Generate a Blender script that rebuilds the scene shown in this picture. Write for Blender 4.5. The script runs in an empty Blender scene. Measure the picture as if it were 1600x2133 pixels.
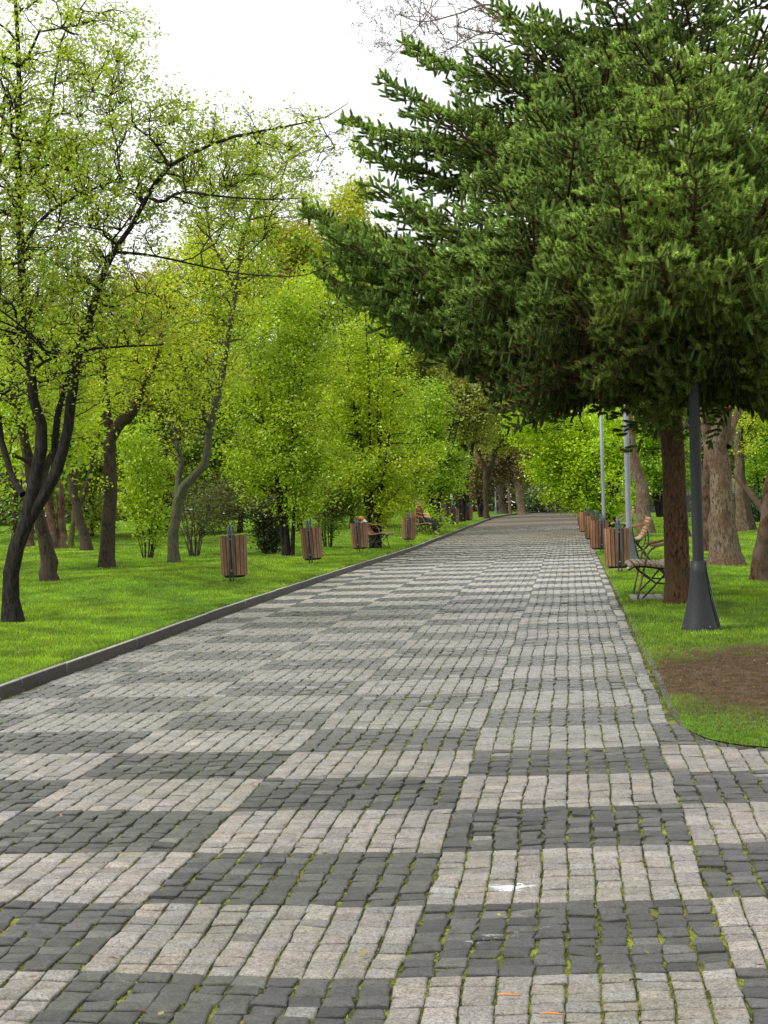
import bpy, math, random
import numpy as np
from mathutils import Vector, Matrix
rng = np.random.default_rng(11)
random.seed(11)
sc = bpy.context.scene
COL = sc.collection
rad = math.radians

# ------------------------------------------------------------------ camera model
FPX, CX, CY, RHO, PITCH, EYE = 3200., 800., 1066.5, .028, -7.5/3200, 1.53
_R = np.array([1, 0, 0.]); _F = np.array([0, math.cos(PITCH), math.sin(PITCH)]); _U = np.cross(_R, _F)
CR = _R*math.cos(RHO) - _U*math.sin(RHO); CU = _U*math.cos(RHO) + _R*math.sin(RHO)
def ray(px, py): return _F + CR*(px-CX)/FPX + CU*(CY-py)/FPX
def pt(px, py, D, dy=0.):
    d = ray(px, py); k = (D)/d[1]
    p = np.array([d[0]*k, D, EYE + d[2]*k])
    if dy:
        k2 = (D+dy)/d[1]; p = np.array([d[0]*k2, D+dy, EYE+d[2]*k2])
    return p

# ------------------------------------------------------------------ noise
_lat = rng.random((256, 256))
def vnoise(x, y):
    x = np.asarray(x, float); y = np.asarray(y, float)
    xi = np.floor(x).astype(int); yi = np.floor(y).astype(int); fx = x-xi; fy = y-yi
    fx = fx*fx*(3-2*fx); fy = fy*fy*(3-2*fy)
    a = _lat[xi % 256, yi % 256]; b = _lat[(xi+1) % 256, yi % 256]; c = _lat[xi % 256, (yi+1) % 256]; d = _lat[(xi+1) % 256, (yi+1) % 256]
    return (a*(1-fx)+b*fx)*(1-fy) + (c*(1-fx)+d*fx)*fy
def fbm(x, y): return (vnoise(x, y) + .5*vnoise(2.1*x+7, 2.1*y+3) + .25*vnoise(4.3*x+1, 4.3*y+9))/1.75
def sst(t):
    t = np.clip(t, 0, 1); return t*t*(3-2*t)

# ------------------------------------------------------------------ the lie of the land
TH = math.atan(.121); CT, ST = math.cos(TH), math.sin(TH)
X0 = .455
_yy = np.arange(-60, 900, .1)
_sl = np.where(_yy > 34, .0095, 0)*sst((_yy-34)/12)*(1-sst((_yy-95)/40))
_zz = np.cumsum(_sl)*.1
def gz(y):
    y = np.asarray(y, float)
    return .43*(1-np.exp(-np.maximum(y, -6)/13.5)) + np.interp(y, _yy, _zz)
def st_of(x, y):
    x = np.asarray(x, float); y = np.asarray(y, float)
    return (x-X0)*CT - y*ST, (x-X0)*ST + y*CT
def xy_of(s, t):
    s = np.asarray(s, float); t = np.asarray(t, float)
    return X0 + s*CT + t*ST, -s*ST + t*CT
SK = -4.53                      # left kerb line
SE = .13                        # right edge line
TBS = np.array([.13, .16, .22, .30, .42, .6, .9, 1.5, 2.5, 4, 80]); TBT = np.array([9.6, 9.05, 8.68, 8.48, 8.34, 8.24, 8.17, 8.1, 8.05, 8.0, 8.0])
def tb(s): return np.interp(s, TBS, TBT)
def bend(t): return np.where(t > 80, ((t-80)**2)*.006, 0)     # the path swings away to the right far off
def G(x, y):
    s, t = st_of(x, y)
    s2 = s - bend(t)
    z = gz(y)
    left = sst((SK-.06-s2)/.08)
    und = (fbm(np.asarray(x)*.23+50, np.asarray(y)*.17+20)-.5)*.34 + (fbm(np.asarray(x)*.9+5, np.asarray(y)*.7+2)-.5)*.07
    z = z + left*(.076 + und*sst((SK-.15-s2)/2.2) + .06*sst((SK-.4-s2)/2.0))
    right = sst((s2-SE)/.1)
    z = z + right*(.015 + und*.6*sst((s2-.3)/2.5))
    return z
def Gf(x, y): return float(G(x, y))
def at(px, py):
    d = ray(px, py); t = np.arange(2, 400, .02)
    X = d[0]*t; Y = d[1]*t; Z = EYE+d[2]*t
    i = np.argmax(Z < G(X, Y)); return np.array([X[i], Y[i], Z[i]])

# ------------------------------------------------------------------ objects
def tag(o, label=None, cat=None, group=None, kind=None):
    if label: o['label'] = label
    if cat: o['category'] = cat
    if group: o['group'] = group
    if kind: o['kind'] = kind
    return o
def empty(name, loc=(0, 0, 0), rz=0.):
    o = bpy.data.objects.new(name, None); COL.objects.link(o); o.location = loc; o.rotation_euler = (0, 0, rz); o.empty_display_size = .2
    return o
def mesh(name, V, faces, mat, parent=None, col=None, smooth=False, org=None):
    """V (n,3); faces: list of int arrays (m,3) or (m,4); col (n,3) optional. org: world origin subtracted"""
    V = np.asarray(V, np.float32)
    if org is not None: V = V - np.asarray(org, np.float32)
    me = bpy.data.meshes.new(name)
    faces = [np.asarray(f, np.int32) for f in faces if len(f)]
    nl = sum(f.size for f in faces); nf = sum(len(f) for f in faces)
    me.vertices.add(len(V)); me.vertices.foreach_set('co', V.ravel())
    me.loops.add(nl); me.loops.foreach_set('vertex_index', np.concatenate([f.ravel() for f in faces]))
    me.polygons.add(nf)
    tot = np.concatenate([np.full(len(f), f.shape[1], np.int32) for f in faces])
    st = np.concatenate([[0], np.cumsum(tot)[:-1]]).astype(np.int32)
    me.polygons.foreach_set('loop_start', st); me.polygons.foreach_set('loop_total', tot)
    me.polygons.foreach_set('use_smooth', np.full(nf, smooth, bool))
    if col is not None:
        a = me.attributes.new('Col', 'FLOAT_COLOR', 'POINT')
        c = np.ones((len(V), 4), np.float32); c[:, :3] = col; a.data.foreach_set('color', c.ravel())
    me.update(calc_edges=True); me.validate()
    me.materials.append(mat)
    o = bpy.data.objects.new(name, me); COL.objects.link(o)
    if parent is not None: o.parent = parent
    elif org is not None: o.location = org
    return o
class MB:
    def __init__(s): s.V = []; s.F3 = []; s.F4 = []; s.C = []; s.n = 0
    def add(s, V, F, c=None):
        V = np.asarray(V, float).reshape(-1, 3)
        F = np.asarray(F, int)
        (s.F3 if F.shape[1] == 3 else s.F4).append(F+s.n)
        s.V.append(V); s.C.append(np.broadcast_to(np.asarray(c if c is not None else (1, 1, 1), float), (len(V), 3))); s.n += len(V)
    def add2(s, V, F4, F3, c=None):
        s.F3.append(np.asarray(F3, int)+s.n); s.add(V, F4, c)
    def box(s, c, d, rot=None, col=None):
        x, y, z = np.array(d)/2
        V = np.array([[-x,-y,-z],[x,-y,-z],[x,y,-z],[-x,y,-z],[-x,-y,z],[x,-y,z],[x,y,z],[-x,y,z]])
        if rot is not None: V = V @ np.array(rot).T
        s.add(V+np.array(c), [[0,3,2,1],[4,5,6,7],[0,1,5,4],[1,2,6,5],[2,3,7,6],[3,0,4,7]], col)
    def tube(s, P, r, n=8, col=None, cap=True):
        P = np.asarray(P, float); r = np.broadcast_to(np.asarray(r, float), (len(P),))
        V, F = tubes(P[None], r[None], n); s.add(V, F, col)
        if cap:
            k = len(P)
            for e, rev in ((0, True), (k-1, False)):
                i0 = s.n - len(V) + e*n
                ring = [i0+j for j in range(n)]
                if rev: ring = ring[::-1]
                for j in range(1, n-1): s.F3.append(np.array([[ring[0], ring[j], ring[j+1]]]))
    def lathe(s, prof, n=24, c=(0, 0, 0), col=None):
        k = len(prof); a = np.arange(n)*2*math.pi/n
        V = np.array([[r*math.cos(t), r*math.sin(t), z] for r, z in prof for t in a]) + np.array(c)
        F = [[i*n+j, i*n+(j+1) % n, (i+1)*n+(j+1) % n, (i+1)*n+j] for i in range(k-1) for j in range(n)]
        s.add(V, F, col)
    def build(s, name, mat, parent=None, smooth=False, usecol=False, org=None):
        V = np.concatenate(s.V); C = np.concatenate(s.C)
        fs = []
        if s.F4: fs.append(np.concatenate(s.F4))
        if s.F3: fs.append(np.concatenate(s.F3))
        return mesh(name, V, fs, mat, parent, C if usecol else None, smooth, org)
def tubes(P, R, n):
    """P (N,K,3), R (N,K) -> V,F quads"""
    N, K, _ = P.shape
    T = np.empty_like(P); T[:, 1:-1] = P[:, 2:]-P[:, :-2]; T[:, 0] = P[:, 1]-P[:, 0]; T[:, -1] = P[:, -1]-P[:, -2]
    T /= np.linalg.norm(T, axis=2, keepdims=True)+1e-9
    ref = np.where(np.abs(T[:, 0, 2:3]) > .8, np.array([[1., .1, 0]]), np.array([[.05, 0, 1.]]))
    nrm = np.empty_like(P); cur = ref
    for k in range(K):
        cur = cur - (cur*T[:, k]).sum(1, keepdims=True)*T[:, k]
        cur = cur/(np.linalg.norm(cur, axis=1, keepdims=True)+1e-9); nrm[:, k] = cur
    bi = np.cross(T, nrm)
    a = np.arange(n)*2*math.pi/n
    V = P[:, :, None] + R[:, :, None, None]*(nrm[:, :, None]*np.cos(a)[None, None, :, None] + bi[:, :, None]*np.sin(a)[None, None, :, None])
    idx = np.arange(N*K*n).reshape(N, K, n)
    F = np.stack([idx[:, :-1], np.roll(idx, -1, 2)[:, :-1], np.roll(idx, -1, 2)[:, 1:], idx[:, 1:]], -1).reshape(-1, 4)
    return V.reshape(-1, 3), F
def copy_tree(o, parent=None):
    c = o.copy(); COL.objects.link(c); c.parent = parent
    for ch in [x for x in COL.objects if x.parent == o]: copy_tree(ch, c)
    return c

# ------------------------------------------------------------------ materials
def mat(name):
    m = bpy.data.materials.new(name); m.use_nodes = True; nt = m.node_tree; nt.nodes.clear()
    out = nt.nodes.new('ShaderNodeOutputMaterial'); return m, nt, out
def N(nt, t, **kw):
    n = nt.nodes.new(t)
    for k, v in kw.items():
        if k in n.inputs: n.inputs[k].default_value = v
        else: setattr(n, k, v)
    return n
def ramp(nt, fac, stops, interp='LINEAR'):
    r = nt.nodes.new('ShaderNodeValToRGB'); r.color_ramp.interpolation = interp
    e = r.color_ramp.elements
    while len(e) < len(stops): e.new(.5)
    for i, (p, c) in enumerate(stops): e[i].position = p; e[i].color = (*c, 1) if len(c) == 3 else c
    nt.links.new(fac, r.inputs[0]); return r.outputs[0]
def mix(nt, fac, a, b, mode='MIX'):
    m = nt.nodes.new('ShaderNodeMix'); m.data_type = 'RGBA'; m.blend_type = mode
    for i, v in ((0, fac), (6, a), (7, b)):
        if isinstance(v, (int, float)): m.inputs[i].default_value = v
        elif isinstance(v, tuple): m.inputs[i].default_value = (*v, 1)
        else: nt.links.new(v, m.inputs[i])
    return m.outputs[2]
def coords(nt, scale=(1, 1, 1)):
    g = nt.nodes.new('ShaderNodeNewGeometry'); mp = nt.nodes.new('ShaderNodeMapping'); mp.inputs['Scale'].default_value = scale
    nt.links.new(g.outputs['Position'], mp.inputs[0]); return mp.outputs[0]
def ocoords(nt, scale=(1, 1, 1)):
    g = nt.nodes.new('ShaderNodeTexCoord'); mp = nt.nodes.new('ShaderNodeMapping'); mp.inputs['Scale'].default_value = scale
    nt.links.new(g.outputs['Object'], mp.inputs[0]); return mp.outputs[0]
def noise(nt, vec, scale, detail=4., rough=.6):
    n = N(nt, 'ShaderNodeTexNoise', Scale=scale, Detail=detail, Roughness=rough); nt.links.new(vec, n.inputs['Vector']); return n.outputs['Fac']
def bumpn(nt, h, strength, dist):
    b = N(nt, 'ShaderNodeBump', Strength=strength, Distance=dist); nt.links.new(h, b.inputs['Height']); return b.outputs[0]
def principled(nt, out, col, rough=.6, normal=None, spec=.5, metal=0.):
    p = nt.nodes.new('ShaderNodeBsdfPrincipled')
    for k, v in (('Base Color', col), ('Roughness', rough), ('Metallic', metal), ('Specular IOR Level', spec)):
        if isinstance(v, (int, float)): p.inputs[k].default_value = v
        elif isinstance(v, tuple): p.inputs[k].default_value = (*v, 1)
        else: nt.links.new(v, p.inputs[k])
    if normal is not None: nt.links.new(normal, p.inputs['Normal'])
    nt.links.new(p.outputs[0], out.inputs[0]); return p
def attr(nt):
    a = nt.nodes.new('ShaderNodeAttribute'); a.attribute_name = 'Col'; return a.outputs['Color']

def m_leaf(name, trans=.42, gloss=.06, rough=.45):
    m, nt, out = mat(name); c = attr(nt)
    d = N(nt, 'ShaderNodeBsdfDiffuse'); t = N(nt, 'ShaderNodeBsdfTranslucent'); g = N(nt, 'ShaderNodeBsdfGlossy', Roughness=rough)
    nt.links.new(c, d.inputs[0]); 
    tc = mix(nt, 1., c, (1.25, 1.2, .55), 'MULTIPLY'); nt.links.new(tc, t.inputs[0])
    s = N(nt, 'ShaderNodeMixShader', Fac=trans); nt.links.new(d.outputs[0], s.inputs[1]); nt.links.new(t.outputs[0], s.inputs[2])
    s2 = N(nt, 'ShaderNodeMixShader', Fac=gloss); nt.links.new(s.outputs[0], s2.inputs[1]); nt.links.new(g.outputs[0], s2.inputs[2])
    nt.links.new(s2.outputs[0], out.inputs[0]); return m
def m_bark(name, c1, c2, c3=None, sc_=1., moss=None):
    m, nt, out = mat(name)
    v = ocoords(nt, (1, 1, .30)); n1 = noise(nt, v, 30*sc_, 6, .8); n2 = noise(nt, coords(nt), 3.2, 4)
    c = ramp(nt, n1, [(.40, tuple(x*.6 for x in c1)), (.5, tuple((x+y)/2 for x, y in zip(c1, c2))), (.62, c2)])
    if c3: c = mix(nt, ramp(nt, n2, [(.42, (0, 0, 0)), (.6, (1, 1, 1))]), c, mix(nt, .7, c, c3))
    if moss:
        n3 = noise(nt, coords(nt), 5., 3); c = mix(nt, ramp(nt, n3, [(.52, (0, 0, 0)), (.62, (.8, .8, .8))]), c, moss)
    principled(nt, out, c, .9, bumpn(nt, n1, 1., .05), .2); return m
def m_plain(name, c1, c2, scale=20, rough=.6, bump=.3, dist=.004, spec=.5, metal=0., stretch=(1, 1, 1)):
    m, nt, out = mat(name); n = noise(nt, ocoords(nt, stretch), scale, 5)
    principled(nt, out, ramp(nt, n, [(.3, c1), (.7, c2)]), rough, bumpn(nt, n, bump, dist), spec, metal); return m

M = {}
M['leaf'] = m_leaf('leaf')
M['needle'] = m_leaf('spruce_needles', .15, .02, .5)
M['grass'] = m_leaf('grass_blades', .35, .04, .5)
M['bark_dark'] = m_bark('dark_bark', (.012, .010, .009), (.05, .042, .036))
M['bark_grey'] = m_bark('grey_bark', (.05, .045, .035), (.17, .155, .12), (.10, .11, .05), moss=(.10, .11, .045))
M['bark_brown'] = m_bark('brown_bark', (.022, .016, .011), (.095, .068, .045), (.07, .055, .035))
M['bark_red'] = m_bark('red_brown_bark', (.03, .015, .010), (.16, .08, .045), (.19, .14, .10))
M['bark_pale'] = m_bark('pale_bark', (.055, .038, .026), (.31, .235, .165), (.13, .07, .04))
M['bark_spruce'] = m_bark('spruce_bark', (.028, .014, .009), (.21, .11, .06), (.14, .09, .05), 1.3)
M['bark_moss'] = m_bark('mossy_bark', (.06, .05, .02), (.16, .13, .06), (.13, .15, .04))
M['twig'] = m_plain('twig_bark', (.02, .016, .012), (.07, .055, .04), 30, .85, .2)
M['metal'] = m_plain('grey_painted_metal', (.05, .058, .07), (.085, .095, .11), 8, .42, .1, .001)
M['pole'] = m_plain('lamp_pole_paint', (.012, .013, .015), (.022, .024, .027), 40, .55, .25, .001, .3)
M['pole_pale'] = m_plain('grey_lamp_pole_paint', (.17, .19, .225), (.24, .26, .30), 30, .5, .2, .001)
M['black'] = m_plain('black_metal', (.012, .012, .013), (.03, .03, .03), 20, .5, .1, .001)
M['steel'] = m_plain('worn_leg_metal', (.06, .06, .055), (.14, .13, .10), 20, .45, .1, .001)
M['yellow'] = m_plain('worn_yellow_paint', (.45, .33, .03), (.22, .2, .12), 22, .5, .2, .001)
M['concrete'] = m_plain('kerb_concrete', (.10, .095, .088), (.24, .23, .215), 9, .75, .5, .004)
M['redwood'] = m_plain('cut_wood', (.16, .035, .02), (.33, .09, .045), 16, .8, .4)
M['glassy'] = m_plain('lamp_bowl', (.55, .56, .55), (.7, .7, .68), 5, .25, .05)
M['white'] = m_plain('white_paint', (.6, .6, .58), (.78, .78, .76), 9, .6, .1)
M['plaster'] = m_plain('pale_plaster', (.42, .38, .34), (.6, .56, .5), 3, .85, .2)
M['window'] = m_plain('dark_window', (.02, .025, .03), (.05, .055, .06), 3, .2, .02)
M['rooftile'] = m_plain('roof_tiles', (.16, .06, .04), (.25, .10, .06), 6, .8, .5)
def m_wood(name, a, b, c):
    m, nt, out = mat(name); co = attr(nt)
    n = noise(nt, ocoords(nt, (1, 1, .12)), 60, 5, .65); n2 = noise(nt, ocoords(nt, (1, 1, .5)), 4, 3)
    k = ramp(nt, n, [(.3, a), (.62, b)]); k = mix(nt, ramp(nt, n2, [(.45, (0, 0, 0)), (.7, (.6, .6, .6))]), k, c); k = mix(nt, 1., k, co, 'MULTIPLY')
    principled(nt, out, k, .55, bumpn(nt, n, .4, .003), .4); return m
M['wood'] = m_wood('bin_slat_wood', (.07, .030, .015), (.24, .115, .055), (.33, .20, .115))
M['bwood'] = m_wood('bench_slat_wood', (.14, .07, .035), (.36, .2, .105), (.34, .26, .18))
def m_cloth(name, c): return m_plain(name, tuple(x*.8 for x in c), c, 60, .9, .3, .002)
M['maroon'] = m_cloth('dark_red_cloth', (.13, .01, .02)); M['yel_cloth'] = m_cloth('yellow_cloth', (.5, .42, .10)); M['jeans'] = m_cloth('dark_cloth', (.02, .022, .03))
M['skin'] = m_cloth('skin', (.5, .3, .2)); M['hair'] = m_cloth('hair', (.03, .02, .012)); M['orange'] = m_cloth('orange_twig', (.55, .22, .06))
# setts
m, nt, out = mat('granite_setts'); c = attr(nt); p = coords(nt)
n1 = noise(nt, p, 120, 4, .8); n2 = noise(nt, p, 45, 4, .7); n3 = noise(nt, p, 1.3, 4, .6); n4 = noise(nt, p, 14, 5, .65)
k = mix(nt, 1., c, ramp(nt, n1, [(.36, (.30, .29, .28)), (.47, (.95, .95, .95)), (.64, (1.5, 1.48, 1.45))]), 'MULTIPLY')
k = mix(nt, 1., k, ramp(nt, n2, [(.3, (.7, .7, .7)), (.6, (1.1, 1.1, 1.1))]), 'MULTIPLY')
k = mix(nt, ramp(nt, n3, [(.5, (0, 0, 0)), (.68, (.45, .45, .45))]), k, mix(nt, 1., k, (.55, .60, .42), 'MULTIPLY'))
k = mix(nt, ramp(nt, n4, [(.50, (0, 0, 0)), (.70, (.6, .6, .6))]), k, mix(nt, 1., k, (.52, .52, .40), 'MULTIPLY'))
# ragged white blots
g = nt.nodes.new('ShaderNodeNewGeometry')
def blot(cx, cy, rx, ry, rot, thr):
    mp = nt.nodes.new('ShaderNodeMapping'); mp.vector_type = 'TEXTURE'; mp.inputs['Location'].default_value = (cx, cy, .15); mp.inputs['Rotation'].default_value = (0, 0, rot); mp.inputs['Scale'].default_value = (rx, ry, 9)
    nt.links.new(g.outputs['Position'], mp.inputs[0])
    ln = nt.nodes.new('ShaderNodeVectorMath'); ln.operation = 'LENGTH'; nt.links.new(mp.outputs[0], ln.inputs[0])
    nn = noise(nt, coords(nt, (.5, 1.3, 1)), 24, 6, .8)
    a = nt.nodes.new('ShaderNodeMath'); a.operation = 'MULTIPLY_ADD'; nt.links.new(nn, a.inputs[0]); a.inputs[1].default_value = 2.6; a.inputs[2].default_value = -.8
    b = nt.nodes.new('ShaderNodeMath'); b.operation = 'SUBTRACT'; nt.links.new(a.outputs[0], b.inputs[0]); nt.links.new(ln.outputs['Value'], b.inputs[1])
    return ramp(nt, b.outputs[0], [(thr, (0, 0, 0)), (thr+.06, (1, 1, 1))])
_b = at(1062, 1850); _b2 = at(1010, 1960); _b3 = at(1100, 1935)
k = mix(nt, blot(_b[0], _b[1], .16, .12, .0, .12), k, (.62, .63, .65))
k = mix(nt, blot(_b2[0], _b2[1], .28, .14, .5, .50), k, (.30, .31, .33))
k = mix(nt, blot(_b3[0], _b3[1], .34, .12, .2, .52), k, (.30, .31, .33))
hb = nt.nodes.new('ShaderNodeMath'); hb.operation = 'ADD'; nt.links.new(n2, hb.inputs[0]); nt.links.new(n1, hb.inputs[1])
sy = nt.nodes.new('ShaderNodeSeparateXYZ'); nt.links.new(coords(nt, (1, 1/40, 1)), sy.inputs[0])
wet = ramp(nt, sy.outputs[1], [(.15, (.50, .50, .50)), (.24, (.24, .24, .24)), (.42, (.22, .22, .22)), (.7, (.36, .36, .36))])
rgh = mix(nt, 1., wet, ramp(nt, n4, [(.3, (.8, .8, .8)), (.7, (1.5, 1.5, 1.5))]), 'MULTIPLY')
principled(nt, out, k, rgh, bumpn(nt, hb.outputs[0], .8, .008), .6); M['sett'] = m
m, nt, out = mat('joint_soil'); c = attr(nt); p = coords(nt)
n1 = noise(nt, p, 4.5, 5, .7); n2 = noise(nt, p, 60, 3)
k = ramp(nt, n1, [(.36, (.02, .019, .015)), (.46, (.06, .065, .014)), (.60, (.19, .22, .018))]); k = mix(nt, 1., k, ramp(nt, n2, [(.3, (.5, .5, .5)), (.7, (1.3, 1.3, 1.3))]), 'MULTIPLY')
sepx = nt.nodes.new('ShaderNodeSeparateColor'); nt.links.new(c, sepx.inputs[0])
far = mix(nt, ramp(nt, noise(nt, coords(nt, (1, 3, 1)), 2.2, 5, .7), [(.35, (0, 0, 0)), (.65, (1, 1, 1))]), (.10, .085, .06), (.17, .145, .105))
k = mix(nt, sepx.outputs[0], k, far)
principled(nt, out, k, .85, bumpn(nt, n2, .6, .01), .3); M['joint'] = m
# lawn
m, nt, out = mat('lawn_turf'); p = coords(nt); c = attr(nt)
n1 = noise(nt, p, 1.1, 5, .65); n2 = noise(nt, coords(nt, (1, .6, 1)), 22, 5, .75)
k = ramp(nt, n1, [(.3, (.065, .155, .008)), (.55, (.11, .23, .010)), (.75, (.17, .29, .016))])
k = mix(nt, 1., k, ramp(nt, n2, [(.32, (.35, .35, .35)), (.65, (1.35, 1.35, 1.35))]), 'MULTIPLY')
sp = nt.nodes.new('ShaderNodeSeparateColor'); nt.links.new(c, sp.inputs[0])
nb = noise(nt, p, 9, 5, .75)
br = ramp(nt, nb, [(.35, (.04, .026, .013)), (.65, (.14, .09, .045))])
ad = nt.nodes.new('ShaderNodeMath'); ad.operation = 'MULTIPLY_ADD'; nt.links.new(nb, ad.inputs[0]); ad.inputs[1].default_value = .9; 
nt.links.new(sp.outputs[0], ad.inputs[2])
k = mix(nt, ramp(nt, ad.outputs[0], [(.72, (0, 0, 0)), (1.15, (1, 1, 1))]), k, br)
principled(nt, out, k, .9, bumpn(nt, n2, 1., .03), .15); M['lawn'] = m
m, nt, out = mat('far_ground'); principled(nt, out, ramp(nt, noise(nt, coords(nt), .3), [(.3, (.03, .07, .012)), (.7, (.06, .11, .02))]), .95); M['far'] = m
m, nt, out = mat('stone_wall'); p = coords(nt)
vo = N(nt, 'ShaderNodeTexVoronoi', Scale=3.2); nt.links.new(p, vo.inputs['Vector'])
k = mix(nt, 1., ramp(nt, noise(nt, p, 3, 4), [(.3, (.36, .29, .26)), (.7, (.52, .46, .42))]), ramp(nt, vo.outputs['Distance'], [(.0, (1, 1, 1)), (.6, (.55, .55, .55))]), 'MULTIPLY')
principled(nt, out, k, .9); M['stonewall'] = m

# ------------------------------------------------------------------ ground
def sheet(name, S, T, z=None, mt=None, colf=None, zoff=0.):
    """S,T 2D arrays (i,j) path coordinates"""
    X, Y = xy_of(S, T); Z = (G(X, Y) if z is None else z(X, Y)) + zoff
    n, k = S.shape; idx = np.arange(n*k).reshape(n, k)
    F = np.stack([idx[:-1, :-1], idx[1:, :-1], idx[1:, 1:], idx[:-1, 1:]], -1).reshape(-1, 4)
    V = np.stack([X, Y, Z], -1).reshape(-1, 3)
    # make normals face up
    a = V[F[:, 1]]-V[F[:, 0]]; b = V[F[:, 2]]-V[F[:, 0]]
    if np.cross(a, b)[:, 2].mean() < 0: F = F[:, ::-1]
    C = colf(S, T) if colf else None
    o = mesh(name, V, [F], mt, col=C, smooth=True); return o
def grow(a, b, n, p=2.2): return a + (b-a)*np.linspace(0, 1, n)**p
# wide ground to the horizon
a_ = np.linspace(0, 2*math.pi, 49)[:-1]; V = [[0, 0, -.4]]+[[2500*math.cos(t), 2500*math.sin(t), -.4] for t in a_]
tag(mesh('ground', V, [np.array([[0, i+1, (i+1) % 48+1] for i in range(48)])], M['far']), kind='structure')
Tl = np.concatenate([np.arange(1, 60, .3), grow(60, 260, 60, 1.6)])
def bare_left(S, T):
    C = np.zeros(S.shape+(3,)); C[..., 0] = .28*np.exp(-((T-9.5)/2.)**2-((S+5.)/.7)**2) + .12*sst((11.5-T)/4); return C.reshape(-1, 3)
sL = SK-.064-grow(0, 130, 90, 2.6)
S, T = np.meshgrid(sL, Tl, indexing='ij')
tag(sheet('left_lawn', S+bend(T), T, mt=M['lawn'], colf=bare_left), kind='structure')
sR = SE+grow(0, 130, 100, 2.4); Tr = grow(0, 255, 260, 1.9)
S, T = np.meshgrid(sR, Tr, indexing='ij'); T = T+tb(S)
def bareness(S, T):
    u = S; v = T
    b = .95*np.exp(-(np.maximum(1.15-S, 0)/.95)**2-((T-11.2)/1.55)**2-(np.maximum(S-3, 0)/1.5)**2) + .6*np.exp(-(np.maximum(1.-S, 0)/1.2)**2-((T-10.9)/2.5)**2-(np.maximum(S-3, 0)/2)**2)
    X_, Y_ = xy_of(S, T); return np.clip(b*(.30+1.35*fbm(X_*2.6+3, Y_*2.1+4)), 0, 1)
def bare_col(S, T):
    C = np.zeros(S.shape+(3,)); X, Y = xy_of(S, T); C[..., 0] = bareness(S, T); return C.reshape(-1, 3)
tag(sheet('right_lawn', S+bend(T), T, mt=M['lawn'], colf=bare_col), kind='structure')
# joint bed of the path
Tb = np.concatenate([np.arange(.5, 70, .35), np.arange(70, 125, 1.)]); Sb = np.linspace(SK-.02, SE+.02, 24)
S, T = np.meshgrid(Sb, Tb, indexing='ij')
def fcol(S, T):
    C = np.zeros(S.shape+(3,)); C[..., 0] = sst((T-56)/8.); return C.reshape(-1, 3)
def bz(X, Y):
    s, t = st_of(X, Y); return gz(Y) - .010 + .008*sst((t-57)/4.)
tag(sheet('path_bed', S+bend(T), T, z=bz, mt=M['joint'], colf=fcol), kind='structure')
Sb = np.linspace(SE+.02, 7, 30); Tb = np.linspace(.5, 12.3, 60)
S, T = np.meshgrid(Sb, Tb, indexing='ij'); T = .5+(T-.5)/(12.3-.5)*(tb(S)-.5+.02)
tag(sheet('path_bed', S, T, z=bz, mt=M['joint'], colf=fcol), kind='structure')

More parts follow.
